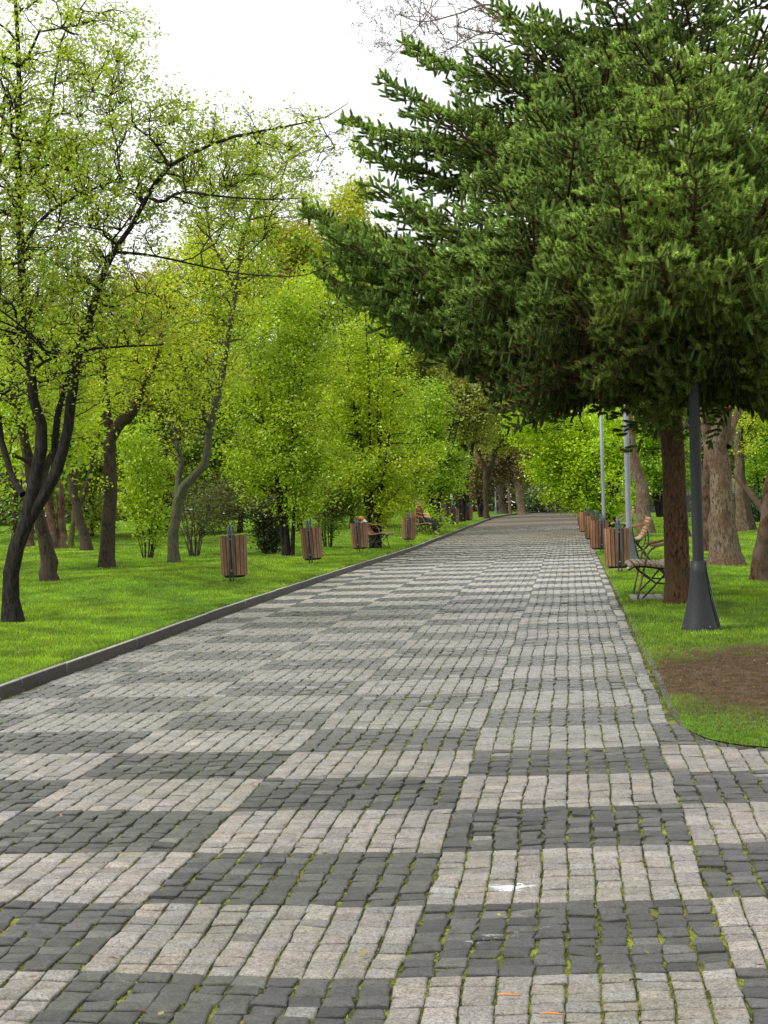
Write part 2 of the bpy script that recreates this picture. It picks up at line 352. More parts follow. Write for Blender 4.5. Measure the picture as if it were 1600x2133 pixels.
# setts
ROW = .755/9
def warp(S, T):
    near = 1.0
    ds = (fbm(S*1.1+3, T*.9+8)-.5)*.035 + (vnoise(S*4+9, T*4.2)-.5)*.011
    dt = (fbm(S*.8+31, T*1.0+18)-.5)*.06 + (vnoise(S*4+19, T*4+5)-.5)*.02
    dt = dt + .115*np.maximum(S+1.0, 0)*np.exp(-np.maximum(S-2, 0))          # rows swing slightly by the right edge
    return ds, dt
def swell(x, y): return (fbm(x*1.3+60, y*1.1+11)-.5)*.03
def setts(cells_s, cells_t, mask, detail, mb):
    I, J = np.meshgrid(cells_s, cells_t, indexing='ij'); I = I.ravel(); J = J.ravel()
    s0 = I*.1; t0 = J*ROW
    keep = mask(s0+.05, t0+ROW/2); I, J, s0, t0 = I[keep], J[keep], s0[keep], t0[keep]
    n = len(I)
    col = np.floor(I/10).astype(int); band = np.floor((J*ROW-4.50)/.755).astype(int)
    dark = ((band+col) % 2) != 0         # col -1, band 0 dark
    cs = np.stack([s0, s0+.1, s0+.1, s0], 1); ct = np.stack([t0, t0, t0+ROW, t0+ROW], 1)
    # running half-brick shift of whole rows for the dark bands
    ds, dt = warp(cs, ct)
    jit = np.where(dark, .0062, .0022)[:, None]
    cs = cs+ds + rng.normal(0, 1, cs.shape)*jit; ct = ct+dt + rng.normal(0, 1, cs.shape)*jit*.8
    ms = cs.mean(1, keepdims=True); mt_ = ct.mean(1, keepdims=True)
    gap = (.0016+rng.random(n)*.0026 + dark*.0014)[:, None]
    inw = lambda a, m, g: m+(a-m)*(1-g/.047)
    fz = (1-.55*sst((t0-10)/8))[:, None]; gx = gap*1.25*fz; gy = gap*.6*fz
    rs, rt = inw(cs, ms, gx), inw(ct, mt_, gy)
    bev = (.0035+rng.random(n)*.003)[:, None]
    ts, tt = inw(cs, ms, gx+bev), inw(ct, mt_, gy+bev)
    h = rng.normal(0, .0015, n)+np.where(dark, rng.normal(0, .0022, n), 0)
    tx = rng.normal(0, .03, (n, 1)); ty = rng.normal(0, .03, (n, 1))
    def P(s_, t_, dz):
        x, y = xy_of(s_, t_); z = gz(y)+swell(x, y)*0+h[:, None]+(s_-ms)*tx+(t_-mt_)*ty+dz + swell(x, y)*.25
        return np.stack([x, y, z], -1)
    top = P(ts, tt, 0.); rim = P(rs, rt, -.0035); bot = P(rs, rt, -.03)
    ctr = P(ms, mt_, .002+rng.random((n, 1))*.003)
    if detail:
        V = np.concatenate([bot, rim, top, ctr], 1)        # 13 verts
        q = [[4*l+a, 4*l+(a+1) % 4, 4*(l+1)+(a+1) % 4, 4*(l+1)+a] for l in (0, 1) for a in range(4)]
        t3 = [[8+a, 8+(a+1) % 4, 12] for a in range(4)]
        k = 13
    else:
        V = np.concatenate([bot, top], 1); q = [[a, (a+1) % 4, 4+(a+1) % 4, 4+a] for a in range(4)]+[[4, 5, 6, 7]]; t3 = None; k = 8
    base = (np.arange(n)*k)[:, None, None]
    F4 = (base+np.array(q)[None]).reshape(-1, 4)
    tone = np.exp(rng.normal(0, .12, n))*(.82+.36*fbm(s0*.9+5, t0*.8+2)); wm = rng.normal(0, .007, n); light = np.stack([.243+wm, .222+wm*.4, .194-wm*.8], 1)*tone[:, None]
    dk = np.array([.060, .059, .053])*np.exp(rng.normal(0, .30, n))[:, None]
    xm, ym = xy_of(s0, t0)
    alg = sst((fbm(xm*.8+13, ym*.7+44)-.42-.10*(s0 > -1.5))/.2)[:, None]
    alg = alg*rng.uniform(.2, 1., (n, 1)); dk = dk*(1-.6*alg)+np.array([.068, .078, .050])*.6*alg
    warm = sst((s0-.0)/.2)[:, None]*sst((8-t0)/2)[:, None]
    dk = dk*(1-.6*warm)+np.array([.055, .046, .046])*.6*warm
    light = light*(1-.5*warm)+np.array([.30, .262, .225])*.5*warm
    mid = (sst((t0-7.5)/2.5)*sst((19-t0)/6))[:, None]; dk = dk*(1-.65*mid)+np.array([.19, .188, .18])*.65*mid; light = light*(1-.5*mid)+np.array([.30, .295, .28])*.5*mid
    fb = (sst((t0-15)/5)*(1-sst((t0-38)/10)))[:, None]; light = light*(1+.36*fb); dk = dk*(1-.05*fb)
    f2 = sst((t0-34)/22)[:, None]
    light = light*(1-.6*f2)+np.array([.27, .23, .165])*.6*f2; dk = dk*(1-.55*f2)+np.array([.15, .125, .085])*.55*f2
    worn = (rng.random(n) < .03)[:, None]; C = np.where(dark[:, None], np.where(worn, dk*1.9, dk), np.where(worn, light*.62, light))
    # mid above pales the mid-distance stones: wet sheen painted into their colour
    C = np.clip(C, .01, .8)
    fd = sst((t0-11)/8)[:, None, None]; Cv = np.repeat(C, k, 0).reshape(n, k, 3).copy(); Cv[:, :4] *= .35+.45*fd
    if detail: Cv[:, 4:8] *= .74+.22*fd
    V = V.reshape(-1, 3); Cv = Cv.reshape(-1, 3)
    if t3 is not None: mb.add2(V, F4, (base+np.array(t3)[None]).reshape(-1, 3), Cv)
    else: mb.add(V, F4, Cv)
pathm = MB()
setts(np.arange(-45, 1), np.arange(int(3.2/ROW), int(32/ROW)), lambda s, t: (s > SK+.03) & (s < SE-.06), True, pathm)
setts(np.arange(-45, 1), np.arange(int(32/ROW), int(62/ROW)), lambda s, t: (s > SK+.03) & (s < SE-.06), False, pathm)
setts(np.arange(1, 45), np.arange(int(3.0/ROW), int(9.6/ROW)), lambda s, t: t+.115*(1+s) < tb(s)-.14+.11, True, pathm)
tag(pathm.build('path', M['sett'], usecol=True), kind='structure')

# right flush edging of dark stones, following the lawn edge
ed = MB()
cs_ = np.concatenate([np.full(300, SE-.0), np.interp(np.linspace(0, 1, 120), np.linspace(0, 1, len(TBS)-1), TBS[:-1])])
ct_ = np.concatenate([np.linspace(62, 9.62, 300), np.interp(np.linspace(0, 1, 120), np.linspace(0, 1, len(TBS)-1), TBT[:-1])])
L = np.concatenate([[0], np.cumsum(np.hypot(np.diff(cs_), np.diff(ct_)))]); q = 0.
while q < L[-1]-.3:
    ln_ = random.uniform(.14, .24); a = (np.interp(q, L, cs_), np.interp(q, L, ct_)); b = (np.interp(q+ln_-.012, L, cs_), np.interp(q+ln_-.012, L, ct_)); q += ln_
    d = np.array([b[0]-a[0], b[1]-a[1]]); d /= np.linalg.norm(d); nn = np.array([d[1], -d[0]])*.045; off = -nn*(.9)
    pts = []
    for zz in (-.05, .006):
        for (u, w) in ((a, -1), (b, -1), (b, 1), (a, 1)):
            sh = .94 if zz > 0 else 1
            ss_, tt_ = u[0]+off[0]+nn[0]*w*sh, u[1]+off[1]+nn[1]*w*sh
            x, y = xy_of(ss_, tt_); pts.append([x, y, float(gz(y))+zz+random.uniform(-.002, .002)])
    c = np.array([.10, .098, .08])*random.uniform(.6, 1.35)
    ed.add(pts, [[4, 5, 6, 7], [0, 1, 5, 4], [1, 2, 6, 5], [2, 3, 7, 6], [3, 0, 4, 7]], c)
o = ed.build('path_edging', M['sett'], usecol=True); tag(o, kind='structure')

# left raised kerb
kb = MB(); q = 2.0
while q < 118:
    l_ = 1.0 if q < 90 else 1.0; n = 3
    ts_ = np.linspace(q+.007, q+l_-.007, n); dz = random.uniform(-.004, .004); ds_ = random.uniform(-.005, .005)
    prof = [(-.004, -.1), (-.010, .082), (-.016, .088), (-.046, .090), (-.054, .075), (-.054, -.1)]
    V = []
    for t_ in ts_:
        wob = (float(vnoise(3.3, t_*.22))-.5)*.06
        for (ps, pz) in prof:
            x, y = xy_of(SK+ps+ds_+wob+float(bend(t_)), t_); V.append([x, y, float(gz(y))+pz+dz])
    k = len(prof); F = [[i*k+j, i*k+j+1, (i+1)*k+j+1, (i+1)*k+j] for i in range(n-1) for j in range(k-1)]
    cc = random.uniform(.8, 1.15)
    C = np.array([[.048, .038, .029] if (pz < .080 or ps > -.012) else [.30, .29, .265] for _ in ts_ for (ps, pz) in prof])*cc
    F3 = [[0, j+1, j] for j in range(1, k-1)] + [[(n-1)*k, (n-1)*k+j, (n-1)*k+j+1] for j in range(1, k-1)]
    kb.add2(V, F, F3, C); q += l_
m, nt, out = mat('kerb_stone'); n = noise(nt, coords(nt), 26, 5, .7); k = mix(nt, 1., attr(nt), ramp(nt, n, [(.3, (.55, .55, .55)), (.65, (1.2, 1.2, 1.2))]), 'MULTIPLY'); principled(nt, out, k, .65, bumpn(nt, n, .4, .005), .4); M['kerb'] = m
tag(kb.build('kerb', M['kerb'], usecol=True), kind='structure')

PADS = []
# paved pads beside the path under the seats
def pad(s0, s1, t0, t1, lighto, name='bench_pad'):
    PADS.append((s0, s1, t0, t1))
    b = MB(); ss = np.arange(s0, s1, .1)
    for s_ in ss:
        for t_ in np.arange(t0, t1-.05, .1):
            x, y = xy_of(s_+.05, t_+.05); lt = s_ < s0+lighto
            c = np.array([.30, .28, .24] if lt else [.09, .088, .075])*random.uniform(.85, 1.15)
            z = float(G(x, y))+.022 + random.uniform(-.002, .002)
            dx, dy = CT*.046, -ST*.046; ex, ey = ST*.046, CT*.046
            V = [[x-dx-ex, y-dy-ey, z], [x+dx-ex, y+dy-ey, z], [x+dx+ex, y+dy+ey, z], [x-dx+ex, y-dy+ey, z]]
            V += [[v[0]+(v[0]-x)*.05, v[1]+(v[1]-y)*.05, z-.05] for v in V]
            b.add(V, [[0, 1, 2, 3], [4, 5, 1, 0], [5, 6, 2, 1], [6, 7, 3, 2], [7, 4, 0, 3]], c)
    return tag(b.build(name, M['sett'], usecol=True), kind='structure')
def stp(px, py):
    p = at(px, py); s, t = st_of(p[0], p[1]); return float(s), float(t)
P1 = stp(1330, 1247)
pad(SE+.12, P1[0]+.75, P1[1]-.35, P1[1]+.45, .3); 
for (px, py) in ((1240, 1188), (1222, 1160)):
    q_ = stp(px, py); pad(SE+.12, q_[0]+.6, q_[1]-.4, q_[1]+.5, .3)

# ------------------------------------------------------------------ grass
def rand_in(n, s0, s1, t0, t1): return rng.uniform(s0, s1, n), rng.uniform(t0, t1, n)
def blades(X, Y, H, W, C, lean=.5):
    n = len(X); Z = G(X, Y)-.005; a = rng.random(n)*2*math.pi; dx, dy = np.cos(a)*W/2, np.sin(a)*W/2
    la = rng.random(n)*2*math.pi; lm = H*lean*rng.random(n)
    V = np.empty((n, 4, 3)); V[:, 0] = np.stack([X-dx, Y-dy, Z], 1); V[:, 1] = np.stack([X+dx, Y+dy, Z], 1)
    mx, my = X+np.cos(la)*lm*.35, Y+np.sin(la)*lm*.35
    V[:, 2] = np.stack([mx+dx*.8, my+dy*.8, Z+H*.6], 1); V[:, 3] = np.stack([X+np.cos(la)*lm, Y+np.sin(la)*lm, Z+H], 1)
    F = (np.arange(n)*4)[:, None, None]+np.array([[0, 1, 2], [0, 2, 3]])[None]
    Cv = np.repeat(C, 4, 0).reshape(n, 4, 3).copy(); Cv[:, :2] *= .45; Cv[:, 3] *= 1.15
    return V.reshape(-1, 3), F.reshape(-1, 3), Cv.reshape(-1, 3)
def in_view(X, Y, marg=.03):
    u = X/np.maximum(Y, .1); return (u > -.25-marg) & (u < .25+marg)
def lawn_blades(side):
    Xs, Ys, Hs, Ws = [], [], [], []
    t0 = 7.0
    while t0 < 75:
        t1 = t0*1.12; D = (t0+t1)/2; dens = 3600*(12/max(D, 9))**1.75
        if side < 0: s0, s1 = -D*.42-2, SK-.05
        else: s0, s1 = SE-.02, D*.2+2
        n = int((s1-s0)*(t1-t0)*dens); s, t = rand_in(n, s0, s1, t0, t1); x, y = xy_of(s, t)
        k = in_view(x, y)
        if side > 0:
            k &= t > tb(s)-.025
            bare = bareness(s, t); k &= rng.random(n) > bare*.72
            for (a0, a1, b0, b1) in PADS: k &= ~((s > a0) & (s < a1) & (t > b0) & (t < b1))
        s, t, x, y = s[k], t[k], x[k], y[k]
        sc_ = (D/12)**.7
        Hs.append((.010+.024*fbm(x*.8, y*.8))*(1+.7*rng.random(len(x)))*sc_**.5); Ws.append(.0035*sc_*(1+rng.random(len(x)))); Xs.append(x); Ys.append(y)
        t0 = t1
    X, Y, H, W = map(np.concatenate, (Xs, Ys, Hs, Ws)); n = len(X)
    f = fbm(X*.55+9, Y*.45+77)[:, None]; g = rng.random((n, 1)); g2 = (fbm(X*3.1, Y*2.2)[:, None]-.5)*1.9+.5; g2 = np.clip(g2, 0, 1.2)
    C = np.array([.13, .28, .010])*(1-f)+np.array([.34, .50, .016])*f
    C = C*(.55+.75*g)*(.5+.95*g2)
    yel = (rng.random(n) < .03)[:, None]; C = np.where(yel, np.array([.33, .38, .05]), C)
    if side > 0:
        s, t = st_of(X, Y); b = sst(bareness(s, t)*1.4)[:, None]; br = np.where(rng.random((n, 1)) < .5, np.array([.10, .10, .025]), np.array([.13, .085, .04]))*(.5+.8*g)
        C = C*(1-b)+br*b; H = H*(1-.45*b[:, 0])
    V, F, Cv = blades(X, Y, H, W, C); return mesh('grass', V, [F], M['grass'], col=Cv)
tag(lawn_blades(-1), 'short bright green grass of the lawn left of the path', 'grass', kind='stuff')
tag(lawn_blades(1), 'green grass around the lamp and trunks right of the path, thin over the brown patch', 'grass', kind='stuff')
def leaves_flat(X, Y):
    n = len(X); Z = G(X, Y)+.016; a = rng.random(n)*6.28; l = rng.uniform(.008, .022, n); d = np.stack([np.cos(a)*l, np.sin(a)*l, rng.normal(0, .004, n)], 1); e = np.stack([-np.sin(a)*l*.4, np.cos(a)*l*.4, rng.normal(0, .004, n)], 1); P = np.stack([X, Y, Z], 1)
    V = np.stack([P-d, P-e, P+d, P+e], 1).reshape(-1, 3); F = (np.arange(n)*4)[:, None, None]+np.array([[0, 1, 2], [0, 2, 3]])[None]
    c = np.where(rng.random((n, 1)) < .5, np.array([.22, .13, .05]), np.array([.35, .33, .08]))*rng.uniform(.5, 1.2, (n, 1)); return V, F.reshape(-1, 3), np.repeat(c, 4, 0)
# needle litter on the brown patch
n = 26000; s, t = rand_in(n, SE+.1, 5.5, 8.3, 12.8); k = (t > tb(s)+.05) & (rng.random(n) < bareness(s, t)); s, t = s[k], t[k]; X, Y = xy_of(s, t); n = len(X)
Z = G(X, Y)+.006; a = rng.random(n)*math.pi; l = rng.uniform(.01, .03, n); w = .0022
d = np.stack([np.cos(a), np.sin(a), rng.normal(0, .35, n)], 1); e = np.stack([-np.sin(a), np.cos(a), np.zeros(n)], 1)*w; P = np.stack([X, Y, Z], 1)
V = np.stack([P-d*l[:, None]/2-e, P-d*l[:, None]/2+e, P+d*l[:, None]/2+e, P+d*l[:, None]/2-e], 1).reshape(-1, 3)
cc = np.array([.10, .06, .035])*(.35+1.1*rng.random((n, 1)))
tag(mesh('needle_litter', V, [np.arange(4*n).reshape(n, 4)], M['grass'], col=np.repeat(cc, 4, 0)), 'brown fallen needles scattered on the bare patch under the spruce', 'litter', kind='stuff')
# fallen leaves and bits
n = 2600; t = 3.5+34*rng.random(n)**1.3; s = rng.uniform(-9, 3.2, n); X, Y = xy_of(s, t); k = in_view(X, Y); X, Y, s = X[k], Y[k], s[k]; k = rng.random(len(X)) < np.where(np.abs(s+2.2) < 2.2, .35, 1); X, Y = X[k], Y[k]; n = len(X)
V, F, C = leaves_flat(X, Y)
tag(mesh('fallen_leaves', V, [F], M['grass'], col=C), 'small dry leaves and bud scales scattered over lawn and setts', 'leaves', kind='stuff')
# moss and weeds in the joints of the path
def joint_points(n):
    s = rng.uniform(SK+.05, 2.2, n); t = 3.4+(30-3.4)*rng.random(n)**1.5
    along = rng.random(n) < .72
    s = np.where(along, np.round(s/.1)*.1, s); t = np.where(along, t, np.round(t/ROW)*ROW)
    m_ = fbm(s*.55+3, t*.42+71)+.35*(vnoise(s*3+5, t*2.2+31)-.5)
    w_ = .57-.16*np.exp(-((t-5.2)/2.6)**2) + .05*(t > 9)
    k = (m_ > w_) & ((s < SE-.05) | (t < tb(s)-.2))
    s, t = s[k], t[k]; ds, dt = warp(s, t); return s+ds+rng.normal(0, .004, len(s)), t+dt
s, t = joint_points(42000)
X, Y = xy_of(s, t); Dn = Y
nb_ = 5; X = np.repeat(X, nb_)+rng.normal(0, .006, len(X)*nb_); Y = np.repeat(Y, nb_)+rng.normal(0, .008, len(Y)*nb_); n = len(X)
H = rng.uniform(.004, .012, n); W = rng.uniform(.003, .007, n)
Z = gz(Y)-.012; a = rng.random(n)*2*math.pi; dx, dy = np.cos(a)*W, np.sin(a)*W; la = rng.random(n)*2*math.pi; lm = H*rng.uniform(.3, 1.1, n)
V = np.stack([np.stack([X-dx, Y-dy, Z], 1), np.stack([X+dx, Y+dy, Z], 1), np.stack([X+np.cos(la)*lm, Y+np.sin(la)*lm, Z+H], 1)], 1).reshape(-1, 3)
cm = (fbm(X*1.7, Y*1.4)[:, None]); C = (np.array([.10, .15, .012])*(1-cm)+np.array([.33, .32, .02])*cm)*(.45+.8*rng.random((n, 1)))
tag(mesh('moss', V, [np.arange(3*n).reshape(n, 3)], M['grass'], col=np.repeat(C, 3, 0)), 'yellow green moss and weeds growing in the joints of the setts', 'moss', kind='stuff')

# ------------------------------------------------------------------ trees
def resample(P, r, k):
    P = np.asarray(P, float); r = np.asarray(r, float)
    if len(P) < 3:
        u = np.linspace(0, 1, k)[:, None]; return P[0]*(1-u)+P[-1]*u, np.interp(np.linspace(0, 1, k), np.linspace(0, 1, len(r)), r)
    L = np.concatenate([[0], np.cumsum(np.linalg.norm(np.diff(P, axis=0), axis=1))]); u = np.linspace(0, L[-1], k)
    # catmull-rom
    out = []; Q = np.vstack([2*P[0]-P[1], P, 2*P[-1]-P[-2]])
    for x in u:
        i = min(np.searchsorted(L, x, 'right')-1, len(P)-2); f = (x-L[i])/(L[i+1]-L[i]+1e-9)
        p0, p1, p2, p3 = Q[i:i+4]
        out.append(.5*((2*p1)+(-p0+p2)*f+(2*p0-5*p1+4*p2-p3)*f*f+(-p0+3*p1-3*p2+p3)*f**3))
    return np.array(out), np.interp(u, L, r)
def connect(A, SP, SR, r0, r1, K=6, wob=.06, up=.25, downpen=.8):
    """grow a bent twig from the skeleton (points SP, radii SR) to each point of A"""
    n = len(A); best = np.empty(n, int)
    for i in range(0, n, 2000):
        d = A[i:i+2000, None]-SP[None]; dist = np.linalg.norm(d, axis=2) + downpen*np.maximum(0, -d[..., 2]+.1) 
        best[i:i+2000] = np.argmin(dist, 1)
    B = SP[best]; d = A-B; ln = np.linalg.norm(d, axis=1, keepdims=True)
    c1 = B+d*.35+np.array([0, 0, 1])*ln*up*.6+rng.normal(0, 1, (n, 3))*ln*wob*1.5
    c2 = B+d*.72+np.array([0, 0, 1])*ln*up*.4+rng.normal(0, 1, (n, 3))*ln*wob*1.5
    u = np.linspace(0, 1, K)[None, :, None]
    P = B[:, None]*(1-u)**3+3*c1[:, None]*u*(1-u)**2+3*c2[:, None]*u*u*(1-u)+A[:, None]*u**3
    P[:, 1:-1] += rng.normal(0, 1, (n, K-2, 3))*ln[:, None]*wob*.35
    ra = np.minimum(SR[best]*.7, r0); R_ = ra[:, None]*(1-u[0, :, 0])+np.minimum(ra, r1)[:, None]*u[0, :, 0]
    return P, R_
def env_pts(env, n, power=.42):
    w = np.array([e[3]*e[4]*e[5] for e in env]); w = w/w.sum(); k = rng.choice(len(env), n, p=w)
    E = np.array(env)[k]; v = rng.normal(0, 1, (n, 3)); v /= np.linalg.norm(v, axis=1, keepdims=True); rr = rng.random(n)**power
    return E[:, :3]+v*rr[:, None]*E[:, 3:6]
def leaves(P, size, colA, colB, flat=.5, colC=None, pC=0., bright=None):
    """P (n,3) leaf bases"""
    n = len(P); d = rng.normal(0, 1, (n, 3)); d[:, 2] = d[:, 2]*.55-.1; d /= np.linalg.norm(d, axis=1, keepdims=True)
    nr = rng.normal(0, 1, (n, 3))+np.array([0, 0, 1.])*flat*2.5; s = np.cross(d, nr); s /= np.linalg.norm(s, axis=1, keepdims=True)+1e-9
    nn = np.cross(s, d); L = (size*rng.uniform(.65, 1.25, n))[:, None]
    V = np.stack([P, P+d*L*.5-s*L*.34+nn*L*.10, P+d*L-nn*L*.08, P+d*L*.5+s*L*.34+nn*L*.10], 1)
    F = (np.arange(n)*4)[:, None, None]+np.array([[0, 1, 2], [0, 2, 3]])[None]
    cl = fbm(P[:, 0]*1.3+P[:, 2]*.9, P[:, 1]*1.1-P[:, 2]*1.2)[:, None]; m_ = np.clip(cl*.9+rng.normal(0, .22, (n, 1)), 0, 1)
    C = np.asarray(colA)*(1-m_)+np.asarray(colB)*m_
    if colC is not None:
        kk = (rng.random((n, 1))+ (cl-.5)*.8) < pC; C = np.where(kk, np.asarray(colC)*(.7+.6*rng.random((n, 1))), C)
    C = C*(.75+.5*rng.random((n, 1)))
    return V.reshape(-1, 3), F.reshape(-1, 3), np.repeat(C, 4, 0)
GA, GB = (.17, .28, .008), (.42, .50, .012)       # fresh spring greens
YA, YB = (.24, .34, .008), (.50, .54, .014)
def tree(name, label, cat, base, limbs, env, n1=16, n2=120, n3=900, lpt=10, lsize=.06, spread=.10, bark='bark_dark', ca=GA, cb=GB, cc=None, pc=0., group=None, sides=8, r1=.03, r2=.012, r3=.004, flat=.5, power=.42, lmat='leaf', up=.25, wob=.06, K3=4, trunk_noise=.0, extra=None, crown_from=None):
    """limbs: list of (points, radii) in world space. env: ellipsoids (x,y,z,rx,ry,rz)."""
    root = empty(name, base); tag(root, label, cat, group)
    if env and name != 'shrub':
        sat = []
        for q_ in env:
            for _ in range(4):
                v_ = rng.normal(0, 1, 3); v_ /= np.linalg.norm(v_); f_ = rng.uniform(.85, 1.12); g_ = rng.uniform(.22, .42)
                sat.append((q_[0]+v_[0]*q_[3]*f_, q_[1]+v_[1]*q_[4]*f_, q_[2]+v_[2]*q_[5]*f_, q_[3]*g_, q_[4]*g_, q_[5]*g_))
        env = list(env)+[x for x in sat for _ in range(2)]
    org = np.array(base); mb = MB(); SP, SR = [], []
    for li, (P, r) in enumerate(limbs):
        k = max(8, min(26, int(np.linalg.norm(np.diff(np.asarray(P), axis=0), axis=1).sum()/.16)+4))
        P, r = resample(P, r, k); P[1:-1] += rng.normal(0, 1, (k-2, 3))*r[1:-1, None]*.13
        if li == 0:
            r = r.copy(); hh = P[:, 2]-P[0, 2]; r *= 1+.38*np.exp(-hh/.14); P[0, 2] -= .06
        nsd = 14 if r.max() > .08 else sides
        V, F = tubes(P[None], r[None], nsd)
        # uneven bark cross-section
        ang = np.tile(np.arange(nsd), k); ctr = np.repeat(P, nsd, 0)
        f = 1+(.26 if r.max() < .1 else .15)*(vnoise(ang*1.9+li*7, np.repeat(np.arange(k), nsd)*.7)-.5)+.05*rng.normal(0, 1, nsd)[ang % nsd]
        V = ctr+(V-ctr)*f[:, None]
        mb.add(V-org, F)
        m_ = P[:, 2] > (crown_from if crown_from is not None else P[0, 2]-1)
        SP.append(P[m_ | (np.arange(k) > k*.5)]); SR.append(r[m_ | (np.arange(k) > k*.5)])
    SP = np.concatenate(SP); SR = np.concatenate(SR)
    lv = []
    if env:
        for (n, ra, rb, K, sd, pw) in ((n1, r1, r1*.4, 7, 6, power), (n2, r2, r2*.4, 6, 4, power), (n3, r3, r3*.45, K3, 3, power)):
            A = env_pts(env, n, pw)
            if n == n3:   # gather twigs in clumps so gaps remain
                cn = env_pts(env, max(6, n//9), pw); A = cn[rng.integers(0, len(cn), n)]+rng.normal(0, 1, (n, 3))*np.array([.22, .22, .17])*(.6+.02*0+spread*3)
            P, R_ = connect(A, SP, SR, ra, rb, K, wob, up)
            V, F = tubes(P, R_, sd); mb.add(V-org, F)
            SP = np.concatenate([SP, P[:, 1:].reshape(-1, 3)]); SR = np.concatenate([SR, R_[:, 1:].ravel()])
            lv.append(P)
    mb.build('trunk', M[bark], root, smooth=True)
    if env and lpt > 0:
        P = lv[-1]; n = len(P); u = rng.uniform(.25, 1.05, (n, lpt)); k = u*(P.shape[1]-1); i = np.clip(k.astype(int), 0, P.shape[1]-2); f = (k-i)[..., None]
        B = P[np.arange(n)[:, None], i]*(1-f)+P[np.arange(n)[:, None], i+1]*f; B = B.reshape(-1, 3)+rng.normal(0, spread, (n*lpt, 3))*np.array([1, 1, .7])
        g = Gf(org[0], org[1]); B = B[B[:, 2] > g+.05]
        V, F, C = leaves(B, lsize, ca, cb, flat, cc, pc); C = np.clip(C*(1.38 if name != 'shrub' else 1.2), 0, .78)
        mesh('crown', V-org, [F], M[lmat], root, col=C)
    if extra: extra(root, org)
    return root
def limb(D, pts, dys=None):
    """pts: (px, py, radius_px) at depth D"""
    P = []; r = []
    for i, p in enumerate(pts):
        dy = 0 if dys is None else dys[i]
        P.append(pt(p[0], p[1], D, dy)); r.append(p[2]*D/FPX)
    return (P, r)
def ell(D, px, py, rx, ry, rd, dy=0.):
    c = pt(px, py, D, dy); return (c[0], c[1], c[2], rx*D/FPX, rd, ry*D/FPX)
def stems(base, n, h, spread, r, lean=(0, 0), curve=.25):
    """several stems rising from one stool"""
    out = []
    for i in range(n):
        a = 2*math.pi*(i+random.random()*.6)/n; s = spread*random.uniform(.35, 1.); hh = h*random.uniform(.75, 1.05)
        b = np.array(base)+np.array([math.cos(a)*.10, math.sin(a)*.10, -.03])
        P = [b]; 
        for u in (.25, .5, .75, 1.):
            P.append(b+np.array([math.cos(a)*s*u**1.4+lean[0]*u+random.gauss(0, .03), math.sin(a)*s*u**1.4+lean[1]*u+random.gauss(0, .03), hh*u]))
        rr = r*random.uniform(.6, 1.); out.append((P, [rr, rr*.85, rr*.65, rr*.4, rr*.15]))
    return out

